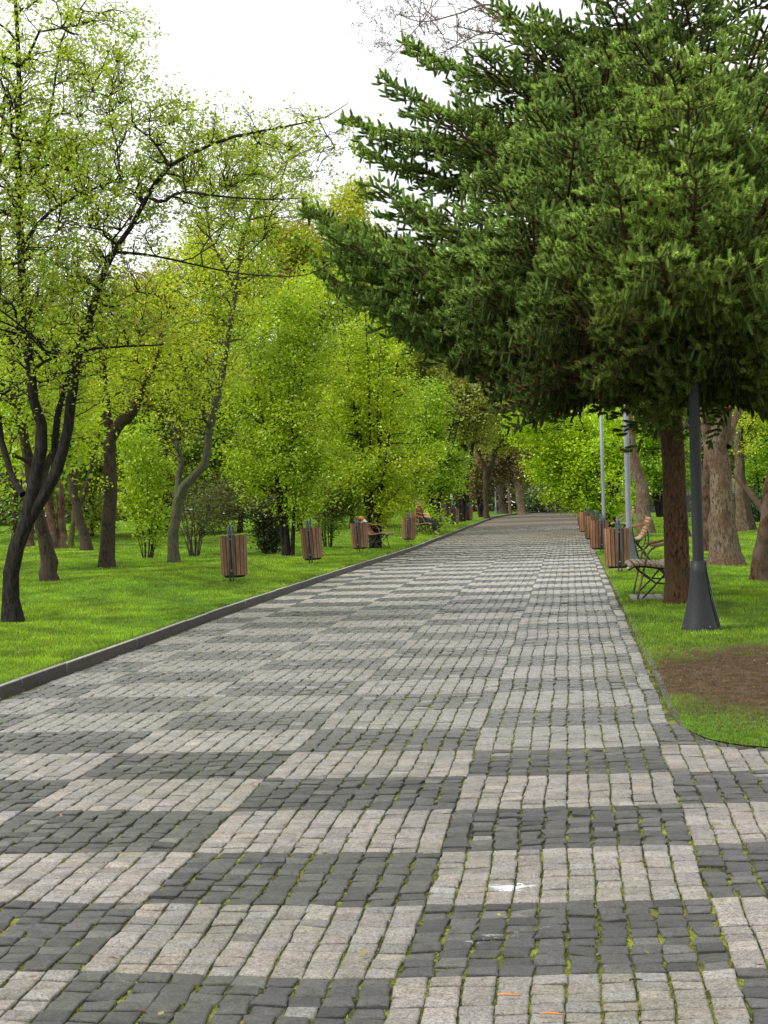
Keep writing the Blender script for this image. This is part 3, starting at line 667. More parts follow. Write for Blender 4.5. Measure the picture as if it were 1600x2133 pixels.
# --- left side, nearest dark tree with the long arching limb
b = at(30, 1298); D = b[1]
def E_(D): return lambda *a, **k: ell(D, *a, **k)
e = E_(D)
tree('tree', 'nearest dark forked tree on the left, one limb arching over the lawn', 'tree', b,
     [limb(D, [(30, 1298, 20), (24, 1240, 17), (28, 1180, 16.5), (38, 1130, 16), (55, 1085, 15), (70, 1010, 14), (86, 930, 13), (90, 890, 12), (72, 840, 11), (62, 760, 10), (50, 650, 9), (42, 500, 8), (38, 320, 6.5), (40, 150, 5), (30, -20, 3.5)]),
      limb(D, [(48, 1105, 13), (80, 1045, 13), (118, 980, 13), (136, 920, 12), (146, 840, 11), (160, 760, 10), (178, 690, 9), (205, 600, 7), (240, 520, 6), (280, 460, 5.4), (312, 400, 4.8), (345, 352, 4.3), (400, 318, 3.7), (480, 287, 3), (600, 262, 2.1), (670, 248, 1.4), (725, 215, .8)], np.linspace(0, -.6, 17)),
      limb(D, [(112, 985, 7), (116, 900, 6.5), (128, 830, 6), (148, 765, 4.5), (170, 700, 3)], [0, .1, .2, .3, .4]),
      limb(D, [(48, 1030, 8), (22, 985, 7.5), (4, 920, 7), (-10, 820, 6), (-8, 700, 5), (0, 560, 4.5), (-4, 380, 4), (10, 200, 3)], [0, .2, .3, .4, .5, .5, .5, .5]),
      limb(D, [(60, 775, 4), (110, 745, 3.4), (185, 728, 2.8), (260, 722, 2.2), (340, 718, 1.3)], [0, -.2, -.4, -.5, -.6]),
      limb(D, [(235, 525, 4), (300, 530, 2.6), (380, 545, 2.1), (470, 565, 1.7), (560, 575, 1.3), (640, 572, 1.0), (690, 548, .8)], np.linspace(0, -.8, 7)),
      limb(D, [(44, 520, 4.5), (75, 470, 4), (120, 430, 3.4), (180, 400, 2.8), (250, 370, 2)], [0, -.2, -.3, -.4, -.5]),
      limb(D, [(310, 410, 4), (340, 420, 3.4), (380, 400, 3), (470, 410, 2), (560, 415, 1.3), (640, 412, .8)], np.linspace(-.4, -1, 6)),
      limb(D, [(42, 420, 4), (80, 330, 3.5), (110, 200, 3), (130, 80, 2.2), (180, 0, 1.5)], [0, .3, .4, .5, .5]),
      limb(D, [(0, 555, 5), (30, 548, 4), (60, 540, 2)], [0, -.2, -.3])],
     [e(80, 620, 190, 260, 1.5), e(60, 240, 230, 290, 1.5), e(210, 420, 170, 190, 1.2), e(400, 370, 170, 110, .9), e(560, 310, 150, 80, .8), e(200, 120, 110, 120, .9), e(360, 240, 60, 50, .5), e(230, 640, 130, 120, .9), e(480, 430, 170, 60, .6), e(600, 290, 110, 70, .7), e(440, 270, 110, 60, .7), e(300, 330, 110, 110, .9), e(270, 150, 70, 110, .8)],
     n1=90, n2=1000, n3=7600, lpt=6, lsize=.042, spread=.04, r1=.017, r2=.008, r3=.0036, power=.6, ca=(.19, .29, .012), cb=(.40, .49, .03), cc=(.30, .24, .09), pc=.05, flat=.2, wob=.09, crown_from=2.2)
# low twig hanging in front of the hornbeams belongs to the arching tree; the neighbours behind it follow
b = at(105, 1211); D = b[1]; e = E_(D)
tree('tree', 'grey brown trunk leaning left just behind the nearest dark tree', 'tree', b,
     [limb(D, [(106, 1212, 17), (96, 1150, 15), (84, 1090, 13.5), (74, 1040, 13), (62, 970, 11), (45, 890, 9), (30, 800, 7), (20, 700, 5)]),
      limb(D, [(76, 1045, 8), (100, 960, 7), (135, 900, 6), (150, 820, 5), (190, 720, 3)], [0, .2, .4, .6, .8])],
     [e(60, 700, 140, 230, 1.6), e(130, 820, 90, 110, 1.2), e(10, 950, 60, 90, 1.)], n1=16, n2=160, n3=1100, lpt=10, lsize=.055, spread=.09, bark='bark_brown', crown_from=2.3)
b = at(222, 1184); D = b[1]; e = E_(D)
tree('tree', 'straight dark brown trunk with leafy vine on its left side and thick right limb', 'tree', b,
     [limb(D, [(222, 1185, 16), (226, 1110, 15), (229, 1040, 14.5), (228, 980, 14), (230, 930, 12), (222, 850, 9), (214, 760, 7), (208, 660, 5), (215, 560, 3)]),
      limb(D, [(228, 950, 11), (236, 905, 11), (255, 878, 12), (272, 860, 11), (285, 838, 9), (300, 800, 6), (330, 740, 4), (350, 650, 2.5)], [0, -.1, -.2, -.3, -.4, -.4, -.4, -.4])],
     [e(240, 720, 120, 170, 1.3), e(330, 660, 90, 110, 1.1), e(208, 1020, 14, 130, .25), e(205, 900, 22, 60, .3)], n1=16, n2=170, n3=1200, lpt=9, lsize=.06, spread=.07, bark='bark_brown', ca=YA, cb=YB, cc=(.42, .26, .05), pc=.06, crown_from=.8)
b = at(180, 1148); D = b[1]; e = E_(D)
tree('tree', 'slim dark trunk leaning left with thin right branch, between vine trunk and nearest tree', 'tree', b,
     [limb(D, [(181, 1149, 12), (172, 1100, 10), (160, 1055, 9), (150, 1010, 8.5), (142, 960, 7.5), (138, 880, 6), (130, 780, 4)]),
      limb(D, [(163, 1060, 5), (178, 1020, 4.5), (190, 970, 4), (205, 910, 3), (215, 850, 2)])],
     [e(150, 760, 110, 170, 2.), e(190, 880, 60, 70, 1.2)], n1=12, n2=100, n3=800, lpt=9, lsize=.085, spread=.12, bark='bark_brown', crown_from=2.5, r3=.006)
b = at(363, 1173); D = b[1]; e = E_(D)
tree('tree', 'slender grey trunk forking low, standing left of the first left bin', 'tree', b,
     [limb(D, [(363, 1174, 11.5), (363, 1130, 11), (366, 1080, 10.5), (372, 1040, 11), (388, 1008, 10), (408, 985, 9), (428, 962, 8.5), (436, 900, 8), (448, 840, 8), (462, 790, 6.5), (475, 700, 5.5), (492, 600, 5), (500, 520, 4.5), (520, 450, 3.5), (545, 400, 2)]),
      limb(D, [(372, 1035, 7), (371, 1000, 6.5), (378, 960, 6), (370, 935, 5), (365, 900, 4), (350, 840, 3), (335, 780, 2)], [0, .1, .1, .2, .3, .3, .3]),
      limb(D, [(438, 895, 6), (420, 850, 5), (395, 800, 4), (375, 740, 3), (360, 660, 2)], [0, -.3, -.5, -.7, -.8]),
      limb(D, [(490, 610, 3.5), (470, 560, 3), (440, 500, 2.5), (430, 440, 1.5)], [0, -.3, -.5, -.6])],
     [e(420, 720, 110, 150, 1.4), e(490, 560, 110, 120, 1.3), e(370, 840, 70, 90, 1.1), e(520, 440, 90, 80, 1.), e(400, 540, 80, 80, 1.), e(540, 350, 130, 70, 1.2), e(430, 330, 90, 80, 1.), e(620, 420, 70, 70, 1.)], n1=40, n2=420, n3=2600, lpt=8, lsize=.06, spread=.09, bark='bark_grey', crown_from=2.0, ca=GA, cb=YB)
# reddish trunks further left
for i, (px, py, r, tilt, lab) in enumerate([(62, 1140, 11, -8, 'reddish trunk seen just left of the nearest dark trunk, far across the lawn'), (112, 1141, 11, -14, 'reddish trunk left of a tight far pair beyond the nearest fork'), (128, 1141, 10, -4, 'reddish trunk right of a tight far pair beyond the nearest fork'), (148, 1139, 6, 12, 'thin grey green stem beside the far reddish trunks'), (92, 1200, 8, -10, 'short ochre trunk glimpsed directly behind the leaning grey brown one'), (-30, 1190, 18, 6, 'trunk at the far left edge behind the nearest tree')]):
    b = at(px, py); D = b[1]; e = E_(D)
    tree('tree', lab, 'tree', b, [limb(D, [(px, py, r), (px+tilt*.4, py-60, r*.85), (px+tilt, py-140, r*.75), (px+tilt*1.5, py-240, r*.55), (px+tilt*1.2, py-360, r*.3)])],
         [e(px+tilt, py-360, 90, 130, 2.2), e(px+tilt*2, py-270, 70, 70, 1.8)], n1=8, n2=60, n3=500, lpt=10, lsize=.11, spread=.16, bark='bark_red' if i != 3 else 'bark_moss', crown_from=3., r3=.007, group=None)
# shrubs and stooled trees on the left
def stool(label, px, py, h_px, w_px, n, envs, bark='bark_dark', r=.03, name='multi_stem_tree', cat='tree', **kw):
    b = at(px, py); D = b[1]; e = E_(D)
    L = stems(b, n, h_px*D/FPX, w_px*D/FPX, r)
    kw.setdefault('lean', None); kw.pop('lean')
    return tree(name, label, cat, b, L, [e(*v) for v in envs], bark=bark, crown_from=.1, **kw)
stool('bright young shrub of thin stems between the vine trunk and the slender grey trunk', 308, 1166, 190, 55, 9, [(300, 1010, 62, 100, .8), (290, 930, 50, 60, .7), (320, 1085, 45, 50, .5)], r=.018, name='shrub', cat='shrub', n1=14, n2=140, n3=900, lpt=10, lsize=.07, spread=.07, ca=(.17, .30, .008), cb=(.40, .50, .012), r1=.012, r2=.006, r3=.003)
stool('low olive brown thicket of many stems left of the first left bin', 405, 1160, 150, 60, 14, [(410, 1060, 42, 60, .7), (450, 1070, 60, 55, .8), (480, 1030, 60, 45, .8)], r=.02, name='shrub', cat='shrub', n1=30, n2=260, n3=900, lpt=5, lsize=.05, spread=.08, ca=(.07, .11, .012), cb=(.17, .2, .03), cc=(.10, .05, .025), pc=.3, r1=.012, r2=.006, r3=.004, bark='twig')
stool('dark dense shrub between the first two left bins, left of the tall stems', 562, 1156, 80, 18, 10, [(562, 1105, 26, 42, .4), (558, 1070, 30, 30, .4)], r=.02, name='shrub', cat='shrub', n1=30, n2=260, n3=900, lpt=7, lsize=.06, spread=.05, ca=(.02, .035, .008), cb=(.06, .08, .015), r3=.004, bark='bark_dark')
stool('fresh green tree on several dark stems, left of the second left bin', 601, 1159, 520, 85, 6, [(595, 930, 135, 120, 1.5), (590, 760, 140, 130, 1.5), (610, 640, 100, 90, 1.3), (640, 990, 90, 80, 1.1), (500, 960, 60, 80, 1.), (510, 820, 70, 90, 1.1), (620, 1060, 50, 40, .5)], r=.055, n1=40, n2=420, n3=3300, lpt=12, lsize=.075, spread=.10, flat=.7, r1=.018, r2=.008, r3=.0035, ca=(.16, .26, .006), cb=(.40, .49, .010), power=.65)
stool('olive loose shrub just behind the second left bin', 683, 1140, 120, 40, 10, [(680, 1065, 42, 50, .7), (705, 1040, 35, 35, .6)], r=.02, name='shrub', cat='shrub', n1=16, n2=160, n3=800, lpt=8, lsize=.06, spread=.07, ca=(.06, .12, .012), cb=(.15, .22, .02), cc=(.25, .07, .03), pc=.03, r3=.0035, bark='twig')
stool('upright yellow green hornbeam with dense dark stems behind the third left bin', 782, 1143, 520, 75, 9, [(790, 960, 95, 110, 1.3), (790, 800, 90, 120, 1.2), (800, 690, 65, 70, 1.), (720, 950, 60, 90, 1.), (850, 990, 60, 70, 1.), (790, 1050, 70, 45, .9), (730, 840, 60, 100, 1.)], r=.06, n1=40, n2=420, n3=3000, lpt=12, lsize=.08, spread=.10, flat=.9, r1=.02, r2=.009, r3=.004, ca=(.18, .28, .006), cb=(.40, .48, .01))
stool('drooping hornbeam over the far left bins, pale yellow green', 905, 1110, 330, 80, 7, [(880, 960, 70, 90, 1.5), (870, 850, 60, 80, 1.3), (930, 990, 45, 60, 1.2), (860, 1040, 50, 40, 1.), (900, 1078, 30, 20, .7, -1.6), (872, 1075, 22, 16, .5, -1.6), (898, 1098, 24, 14, .4, -2.0), (915, 1090, 20, 16, .4, -1.8)], r=.07, n1=30, n2=300, n3=2000, lpt=12, lsize=.10, spread=.14, flat=.9, r1=.03, r2=.012, r3=.006, ca=(.15, .27, .008), cb=(.30, .42, .012))
stool('stooled tree of close dark stems with an olive crown by the far left path edge', 962, 1088, 300, 60, 9, [(960, 880, 70, 90, 2.), (900, 790, 70, 80, 2.), (1000, 840, 60, 70, 1.8), (950, 980, 45, 40, 1.4)], r=.11, n1=30, n2=260, n3=1500, lpt=10, lsize=.12, spread=.17, r1=.04, r2=.015, r3=.008, ca=(.14, .21, .01), cb=(.30, .38, .02), cc=(.20, .15, .04), pc=.2, power=.55)
stool('small tree in brown bud leaning over the far end of the path', 1004, 1077, 150, 50, 4, [(1030, 950, 70, 50, 2.), (1065, 935, 55, 55, 2.), (985, 990, 35, 35, 1.4), (1015, 1005, 45, 30, 1.3), (1080, 975, 30, 30, 1.2)], r=.11, n1=24, n2=260, n3=2200, lpt=10, lsize=.13, spread=.18, r1=.04, r2=.016, r3=.009, ca=(.11, .07, .035), cb=(.24, .17, .08), cc=(.16, .2, .03), pc=.12)

# --- tall trees behind on the left, a far row
BG = [ # px base, py base, crown cx, cy, rx, ry, colours, label
 (30, 1120, 40, 800, 150, 190, (.07, .14, .01), (.18, .27, .02), 'green tree filling the left edge behind the reddish trunks'),
 (190, 1112, 180, 900, 110, 130, (.14, .22, .01), (.34, .40, .02), 'yellow green tree between the leaning slim trunk and the vine trunk, across the lawn'),
 (290, 1112, 300, 760, 110, 170, (.12, .2, .01), (.30, .36, .02), 'light green tree behind the bright young shrub'),
 (350, 1105, 330, 640, 80, 80, (.20, .10, .04), (.34, .19, .08), 'reddish brown tree in bud showing between green crowns at upper left'),
 (420, 1108, 430, 600, 110, 150, (.16, .24, .01), (.38, .42, .02), 'tall yellow green tree behind the slender grey trunk'),
 (500, 1104, 470, 880, 110, 140, (.09, .17, .01), (.24, .34, .02), 'mid green tree behind the olive thicket'),
 (560, 1104, 545, 570, 80, 120, (.20, .28, .01), (.46, .48, .03), 'tall golden green tree above the three stemmed tree'),
 (625, 1100, 625, 560, 40, 100, (.22, .11, .05), (.36, .22, .10), 'narrow reddish tree in bud at the skyline left of the spruce tip'),
 (680, 1100, 690, 640, 80, 170, (.16, .26, .01), (.36, .44, .02), 'bright green tree below the spruce tip'),
 (735, 1095, 735, 490, 40, 110, (.20, .25, .01), (.40, .42, .03), 'tall narrow golden poplar left of the spruce tip'),
 (800, 1092, 800, 640, 70, 130, (.18, .27, .01), (.40, .45, .02), 'yellow green tree half hidden by the spruce tip'),
 (855, 1090, 880, 730, 70, 110, (.15, .19, .02), (.34, .36, .05), 'olive tree with bare twigs below the spruce'),
 (930, 1082, 940, 800, 90, 100, (.14, .17, .025), (.30, .31, .05), 'dull olive tree above the far bins'),
 (1015, 1074, 1040, 830, 80, 80, (.14, .20, .01), (.32, .36, .02), 'pale green tree above the far end of the path'),
]
for i, (px, py, cx, cy, rx, ry, ca, cb, lab) in enumerate(BG):
    b = at(px, py+6); D = min(b[1], 78.); b = pt(px, py, D); b[2] = Gf(b[0], b[1]); e = E_(D)
    by = 1047-.028*(px-1200)+(EYE-b[2])*FPX/D
    envs = [e(cx, cy, rx, ry, 2.2), e(cx+random.uniform(-.5, .5)*rx, cy+ry*.8, rx*.8, ry*.6, 2.)] + ([] if px > 900 else [e((cx+px)/2, (cy+ry+by)/2+10, rx*.7, max(30, (by-cy-ry)*.45), 1.8)]) + [e(cx+random.uniform(-.4, .4)*rx, cy-ry*.7, rx*.55, ry*.5, 1.5)]
    tree('tree', lab, 'tree', b, [limb(D, [(px, by, 5.5), (px+random.uniform(-6, 6), by-90, 5), ((px+cx)/2, (by+cy)/2, 4), (cx+random.uniform(-8, 8), cy, 3), (cx, cy-ry*.8, 1)]),
        limb(D, [(px, by-70, 3.5), (px+25, by-160, 3), (cx+rx*.4, cy+20, 1.5)], [0, .6, 1]), limb(D, [(px, by-95, 3.5), (px-28, by-180, 3), (cx-rx*.4, cy+30, 1.5)], [0, -.6, -1])],
        envs, n1=22, n2=180, n3=1500, lpt=9, lsize=.15, spread=.22, r1=.04, r2=.02, r3=.009, ca=ca, cb=cb, bark='bark_brown', crown_from=1.6, power=.5, group='trees of the far row beyond the left lawn')

# --- woodland closing the view far behind (cannot be counted)
n = 60000
aa = rng.uniform(-.34, .34, n); DD = rng.uniform(98, 135, n); hmax = 8.5+5*fbm(aa*22, DD*.02)-1.5*np.clip(aa*4, 0, 1)
Xw = aa*DD; Zw = rng.random(n)**.8*hmax
ks = 1-((np.abs(st_of(Xw, DD)[0]-bend(st_of(Xw, DD)[1])+2.2) < 3.0) & (Zw < 3.2) & (DD < 102))
Xw, DD, Zw = Xw[ks > 0], DD[ks > 0], Zw[ks > 0]
cl_ = np.stack([Xw, DD, Zw+gz(DD)], 1); cl_ = np.repeat(cl_, 3, 0)+rng.normal(0, .35, (len(cl_)*3, 3))
V, F, C = leaves(cl_, .42, (.06, .10, .015), (.19, .24, .03), .5, (.17, .11, .05), .14)
tag(mesh('distant_woodland', V, [F], M['leaf'], col=C), 'dense far woodland closing the view beyond the park', 'woodland', kind='stuff')

# ------------------------------------------------------------------ the right side
b = at(1345, 1111); D = b[1]; e = E_(D)
tree('tree', 'curved pale trunk right of the second lamp, bare drooping twigs high in the sky', 'tree', b,
     [limb(D, [(1347, 1112, 15), (1342, 1060, 14), (1336, 1010, 13), (1322, 960, 12), (1311, 900, 11), (1306, 840, 10), (1300, 740, 9), (1270, 560, 8), (1220, 360, 7), (1150, 180, 5), (1080, 60, 3.5), (1020, -40, 2)]),
      limb(D, [(1150, 180, 4), (1060, 60, 3), (960, -20, 2.4), (880, -60, 1.8), (820, -40, 1.2)], [0, 1, 2, 2.5, 3]),
      limb(D, [(1060, 20, 2.6), (1010, 10, 2.2), (950, 30, 1.7), (880, 45, 1.2), (830, 30, .8)], [.5, 1, 1.5, 1.5, 2]),
      limb(D, [(900, -40, 1.8), (895, 20, 1.3), (840, 90, .9), (800, 130, .5)], [2, 2, 2, 2])],
     [e(900, 40, 160, 90, 1.8), e(1010, 110, 110, 120, 1.8), e(830, 80, 90, 90, 1.3)], n1=30, n2=220, n3=1100, lpt=1, lsize=.07, spread=.05, bark='bark_pale', ca=(.10, .08, .04), cb=(.16, .14, .05), crown_from=9, r1=.03, r2=.018, r3=.010, up=-.15, wob=.14, K3=6, flat=0.)
def cut_stub(px, py, rpx, D):
    def f(root, org):
        c = pt(px, py, D)-org; mb = MB(); r = rpx*D/FPX; d = np.array([-.15, -1, .15]); d /= np.linalg.norm(d)
        mb.tube([c+d*-.02-d*r*1.2, c, c+d*r*.5], [r*1.15, r*1.1, r*.98], 14); st = mb.build('cut_limb_stub', M['bark_dark'], root, smooth=True)
        mb = MB(); mb.tube([c+d*r*.5, c+d*(r*.5+.006)], [r*.82, r*.80], 16); mb.build('cut_face', M['redwood'], st)
    return f
b = at(1513, 1179); D = b[1]; e = E_(D)
tree('tree', 'thickest pale and red barked trunk on the right lawn, with a red sawn limb stub', 'tree', b,
     [limb(D, [(1513, 1180, 31), (1511, 1130, 28), (1507, 1080, 25), (1504, 1030, 22), (1499, 980, 21), (1497, 930, 20), (1500, 890, 19), (1508, 850, 18), (1520, 800, 15), (1535, 700, 12), (1545, 560, 9), (1560, 400, 6)]),
      limb(D, [(1494, 985, 12), (1478, 940, 10), (1470, 890, 8), (1462, 830, 6), (1450, 760, 4)], [0, .3, .4, .5, .5]),
      limb(D, [(1490, 870, 5), (1470, 835, 4), (1458, 815, 3)], [0, -.2, -.3]),
      limb(D, [(1515, 930, 8), (1526, 890, 7), (1540, 850, 6), (1548, 800, 5)], [0, .3, .4, .4])],
     [e(1520, 640, 130, 180, 1.6), e(1580, 780, 60, 60, 1.1)], n1=16, n2=120, n3=700, lpt=9, lsize=.07, spread=.1, bark='bark_pale', crown_from=3., extra=cut_stub(1512, 842, 15, D-.16), ca=YA, cb=YB)
RT = [
 (1474, 1150, 11, [(0, 0), (-2, -80), (-3, -170), (2, -260), (4, -350)], 'bark_red', 'dark red trunk just left of the thick pale trunk'),
 (1544, 1108, 9, [(0, 0), (-4, -60), (-6, -150), (-6, -240), (8, -320)], 'bark_pale', 'tall pale trunk close right of the thick trunk, farther off'),
 (1556, 1104, 6, [(0, 0), (-6, -50), (-10, -110), (-12, -200)], 'bark_pale', 'thin pale stem leaning left beyond the thick trunk'),
 (1571, 1105, 7, [(0, 0), (-12, -45), (-22, -100), (-26, -190)], 'bark_brown', 'brown stem leaning left, right of the thin pale stem'),
 (1425, 1120, 12, [(0, 0), (-14, -60), (-30, -130), (-48, -220), (-80, -290)], 'bark_brown', 'dull brown trunk leaning left out from behind the spruce trunk'),
]
for (px, py, r, pts, bk, lab) in RT:
    b = at(px, py); D = b[1]; e = E_(D); tx, ty = px+pts[-1][0], py+pts[-1][1]
    tree('tree', lab, 'tree', b, [limb(D, [(px+a_, py+c_, r*(1-.12*i)) for i, (a_, c_) in enumerate(pts)])],
         [e(tx, ty-60, 70, 80, 1.6)], n1=8, n2=60, n3=350, lpt=8, lsize=.09, spread=.12, bark=bk, crown_from=3.5, ca=YA, cb=YB)
b = at(1583, 1211); D = b[1]; e = E_(D)
tree('tree', 'reddish trunk leaning right at the right edge, carrying a mossy broken bough', 'tree', b,
     [limb(D, [(1582, 1212, 19), (1585, 1170, 17), (1592, 1120, 16), (1600, 1070, 15), (1608, 1010, 14), (1622, 900, 12), (1640, 760, 9)]),
      limb(D, [(1596, 1080, 7), (1585, 1055, 6.5), (1560, 1024, 6), (1545, 1005, 5.5), (1528, 990, 5)], [0, .1, .2, .25, .3])],
     [e(1640, 640, 100, 110, 1.4)], n1=10, n2=80, n3=400, lpt=9, lsize=.07, spread=.1, bark='bark_red', crown_from=3.)
stool('big bright yellow green hornbeam overhanging the right edge of the far path', 1272, 1100, 300, 90, 9, [(1230, 960, 90, 110, 1.8), (1140, 890, 85, 85, 1.8), (1090, 850, 40, 50, 1.2), (1180, 1000, 60, 60, 1.5), (1270, 1020, 60, 70, 1.5), (1210, 1045, 45, 35, 1.3), (1110, 850, 45, 50, 1.5), (1280, 880, 60, 90, 1.6), (1170, 980, 50, 50, 1.4)], r=.07, n1=40, n2=420, n3=3300, lpt=12, lsize=.11, spread=.15, flat=.9, r1=.03, r2=.014, r3=.006, ca=(.22, .38, .006), cb=(.48, .60, .01))
stool('broad light green hornbeam behind the curved pale trunk on the right', 1375, 1078, 260, 100, 8, [(1370, 950, 80, 70, 2.), (1340, 880, 60, 60, 2.), (1400, 1000, 60, 30, 1.6), (1330, 1000, 30, 50, 1.4)], r=.08, n1=30, n2=260, n3=1900, lpt=12, lsize=.13, spread=.18, flat=.9, r1=.03, r2=.014, r3=.007, ca=(.12, .25, .006), cb=(.26, .40, .01))
stool('light green tree at the right edge beyond the trunks', 1590, 1085, 300, 90, 7, [(1590, 900, 70, 80, 1.8), (1600, 980, 60, 40, 1.5), (1560, 830, 40, 50, 1.5), (1600, 820, 50, 60, 1.5)], r=.07, n1=30, n2=260, n3=1900, lpt=12, lsize=.11, spread=.15, flat=.8, r1=.03, r2=.014, r3=.006, ca=(.12, .26, .006), cb=(.30, .43, .01))
stool('dark green shrub low between the right edge trunks', 1575, 1088, 70, 50, 8, [(1570, 1050, 35, 32, 1.2), (1500, 1060, 60, 20, 1.2)], r=.03, name='shrub', cat='shrub', n1=16, n2=120, n3=800, lpt=10, lsize=.1, spread=.12, ca=(.02, .05, .01), cb=(.07, .12, .02))
stool('grey green rounded bush at the end of the path', 1120, 1066, 60, 30, 8, [(1118, 1040, 30, 25, 1.3), (1140, 1046, 22, 18, 1.1)], r=.04, name='bush', cat='bush', n1=16, n2=120, n3=900, lpt=10, lsize=.14, spread=.15, ca=(.07, .11, .05), cb=(.16, .22, .10))
for (px, py, r, dx, lab, bk) in [(1088, 1066, 8, -14, 'pale mottled trunk left of the grey green bush', 'bark_pale'), (1048, 1066, 8, -10, 'dark trunk beyond the tree in brown bud', 'bark_brown'), (1062, 1067, 4, -4, 'thin stem beside the far dark trunk', 'bark_pale')]:
    b = pt(px, py, 92.); b[2] = Gf(b[0], b[1]); D = 92.; by = 1047-.028*(px-1200)+(EYE-b[2])*FPX/D; e = E_(D)
    tree('tree', lab, 'tree', b, [limb(D, [(px, by, r), (px+dx*.5, by-40, r*.8), (px+dx, by-90, r*.7), (px+dx*1.2, by-180, r*.4)])], [e(px, by-190, 70, 70, 3.)], n1=8, n2=60, n3=500, lpt=9, lsize=.18, spread=.25, r3=.01, bark=bk, crown_from=3., ca=(.08, .11, .02), cb=(.2, .22, .04))

# ------------------------------------------------------------------ the spruce
b = at(1415, 1259); D0 = b[1]; SPB = b.copy()
root = empty('spruce_tree', b); tag(root, 'large dark green spruce whose boughs hang over the right side of the path', 'tree')
zb = float(b[2]); AX = pt(1395, 800, D0)          # trunk leans slightly
def axis(z):
    u = (z-zb)/(AX[2]-zb); return np.array([b[0]+(AX[0]-b[0])*min(u, 1.3), b[1], z])
mb = MB()
zs = np.linspace(zb-.06, zb+9.6, 30); rr = np.interp(zs-zb, [-.06, .12, .5, 2.6, 5, 9.6], [.19, .155, .142, .125, .085, .01])
P = np.array([axis(z) for z in zs]); P[3:, 0] += rng.normal(0, .008, 27)
V, F = tubes(P[None], rr[None], 20); ctr = np.repeat(P, 20, 0); ang = np.tile(np.arange(20), 30)
V = ctr+(V-ctr)*(1+.10*(vnoise(ang*.9, np.repeat(np.arange(30), 20)*.8)-.5)+.05*rng.normal(0, 1, 20)[ang])[:, None]
mb.add(V-b, F)
RZ = np.array([2.5, 2.84, 3.4, 3.9, 4.6, 5.2, 5.6, 6., 6.4, 6.95, 8, 9.4])+0.
RR = np.array([1.7, 2.4, 3.0, 3.6, 3.75, 3.6, 3.35, 2.95, 2.6, 1.9, 1.1, .15])
shoots_P0, shoots_d, shoots_L, shoots_R, shoots_b = [], [], [], [], []
ALLT = {5: ([], []), 4: ([], []), 3: ([], [])}
def add_tube(K, P, r): ALLT[K][0].append(P); ALLT[K][1].append(r)
boughs = []
nb = 58; ga = 2.399963
for i in range(nb):
    zt = 3.3+(9.1-3.3)*(i/(nb-1))**1.15
    zt = 3.3+round((zt-3.3)/.62)*.62+random.uniform(-.07, .07); boughs.append((i*ga, zt, np.interp(zt, RZ, RR)*random.uniform(.72, .95)))
# boughs whose tips draw the outline over the path: (px, py of the tip, depth offset)
for (px, py, dy) in [(652, 452, -.2), (690, 490, .4), (705, 560, -.4), (760, 615, .3), (830, 650, .8), (745, 480, .9), (880, 600, -.8), (1000, 700, -.6), (930, 680, .7), (668, 575, .5), (728, 258, 0.), (810, 182, -.2), (860, 108, .3), (1040, 20, .2), (700, 500, -1.1), (760, 330, .9), (850, 690, -.3), (950, 760, .1), (790, 640, -.9), (780, 400, -1.5), (900, 250, -1.6), (1000, 120, -1.4), (1100, 60, -1.4),
                     (930, 450, -2.8), (1040, 380, -3.6), (1200, 310, -4.2), (1360, 240, -4.3), (1520, 300, -4.4), (1110, 470, -4.0), (1290, 420, -4.9), (1450, 400, -5.0), (1590, 440, -4.9), (1700, 400, -4.6), (1680, 560, -4.6), (1020, 600, -3.0), (1180, 590, -4.2), (1380, 560, -4.9), (1540, 580, -4.9), (850, 540, -1.9), (960, 540, -2.6),
                     (1080, 680, -2.4), (1230, 665, -3.6), (1400, 650, -4.2), (1560, 660, -4.3), (1660, 660, -3.6), (1130, 740, -1.6), (1300, 720, -2.4), (1480, 710, -2.6), (1180, 170, -3.2), (1320, 100, -3.4), (1480, 150, -3.8), (1600, 60, -3.4), (1420, 0, -2.8), (1270, 10, -2.4), (1120, 250, -3.2), (1620, 200, -4.4), (1430, 230, -4.5), (1450, 320, -4.7), (1400, 170, -4.2)]:
    p = pt(px, py, D0, dy); a = axis(p[2]); v = p-a; boughs.append((math.atan2(v[1], v[0]), p[2]-.05, math.hypot(v[0], v[1])))
def shoot(P0, d, L, R_, br):
    shoots_P0.append(P0); shoots_d.append(d); shoots_L.append(L); shoots_R.append(R_); shoots_b.append(br)
nrm = lambda v: v/(np.linalg.norm(v)+1e-9)
UP = np.array([0, 0, 1.])
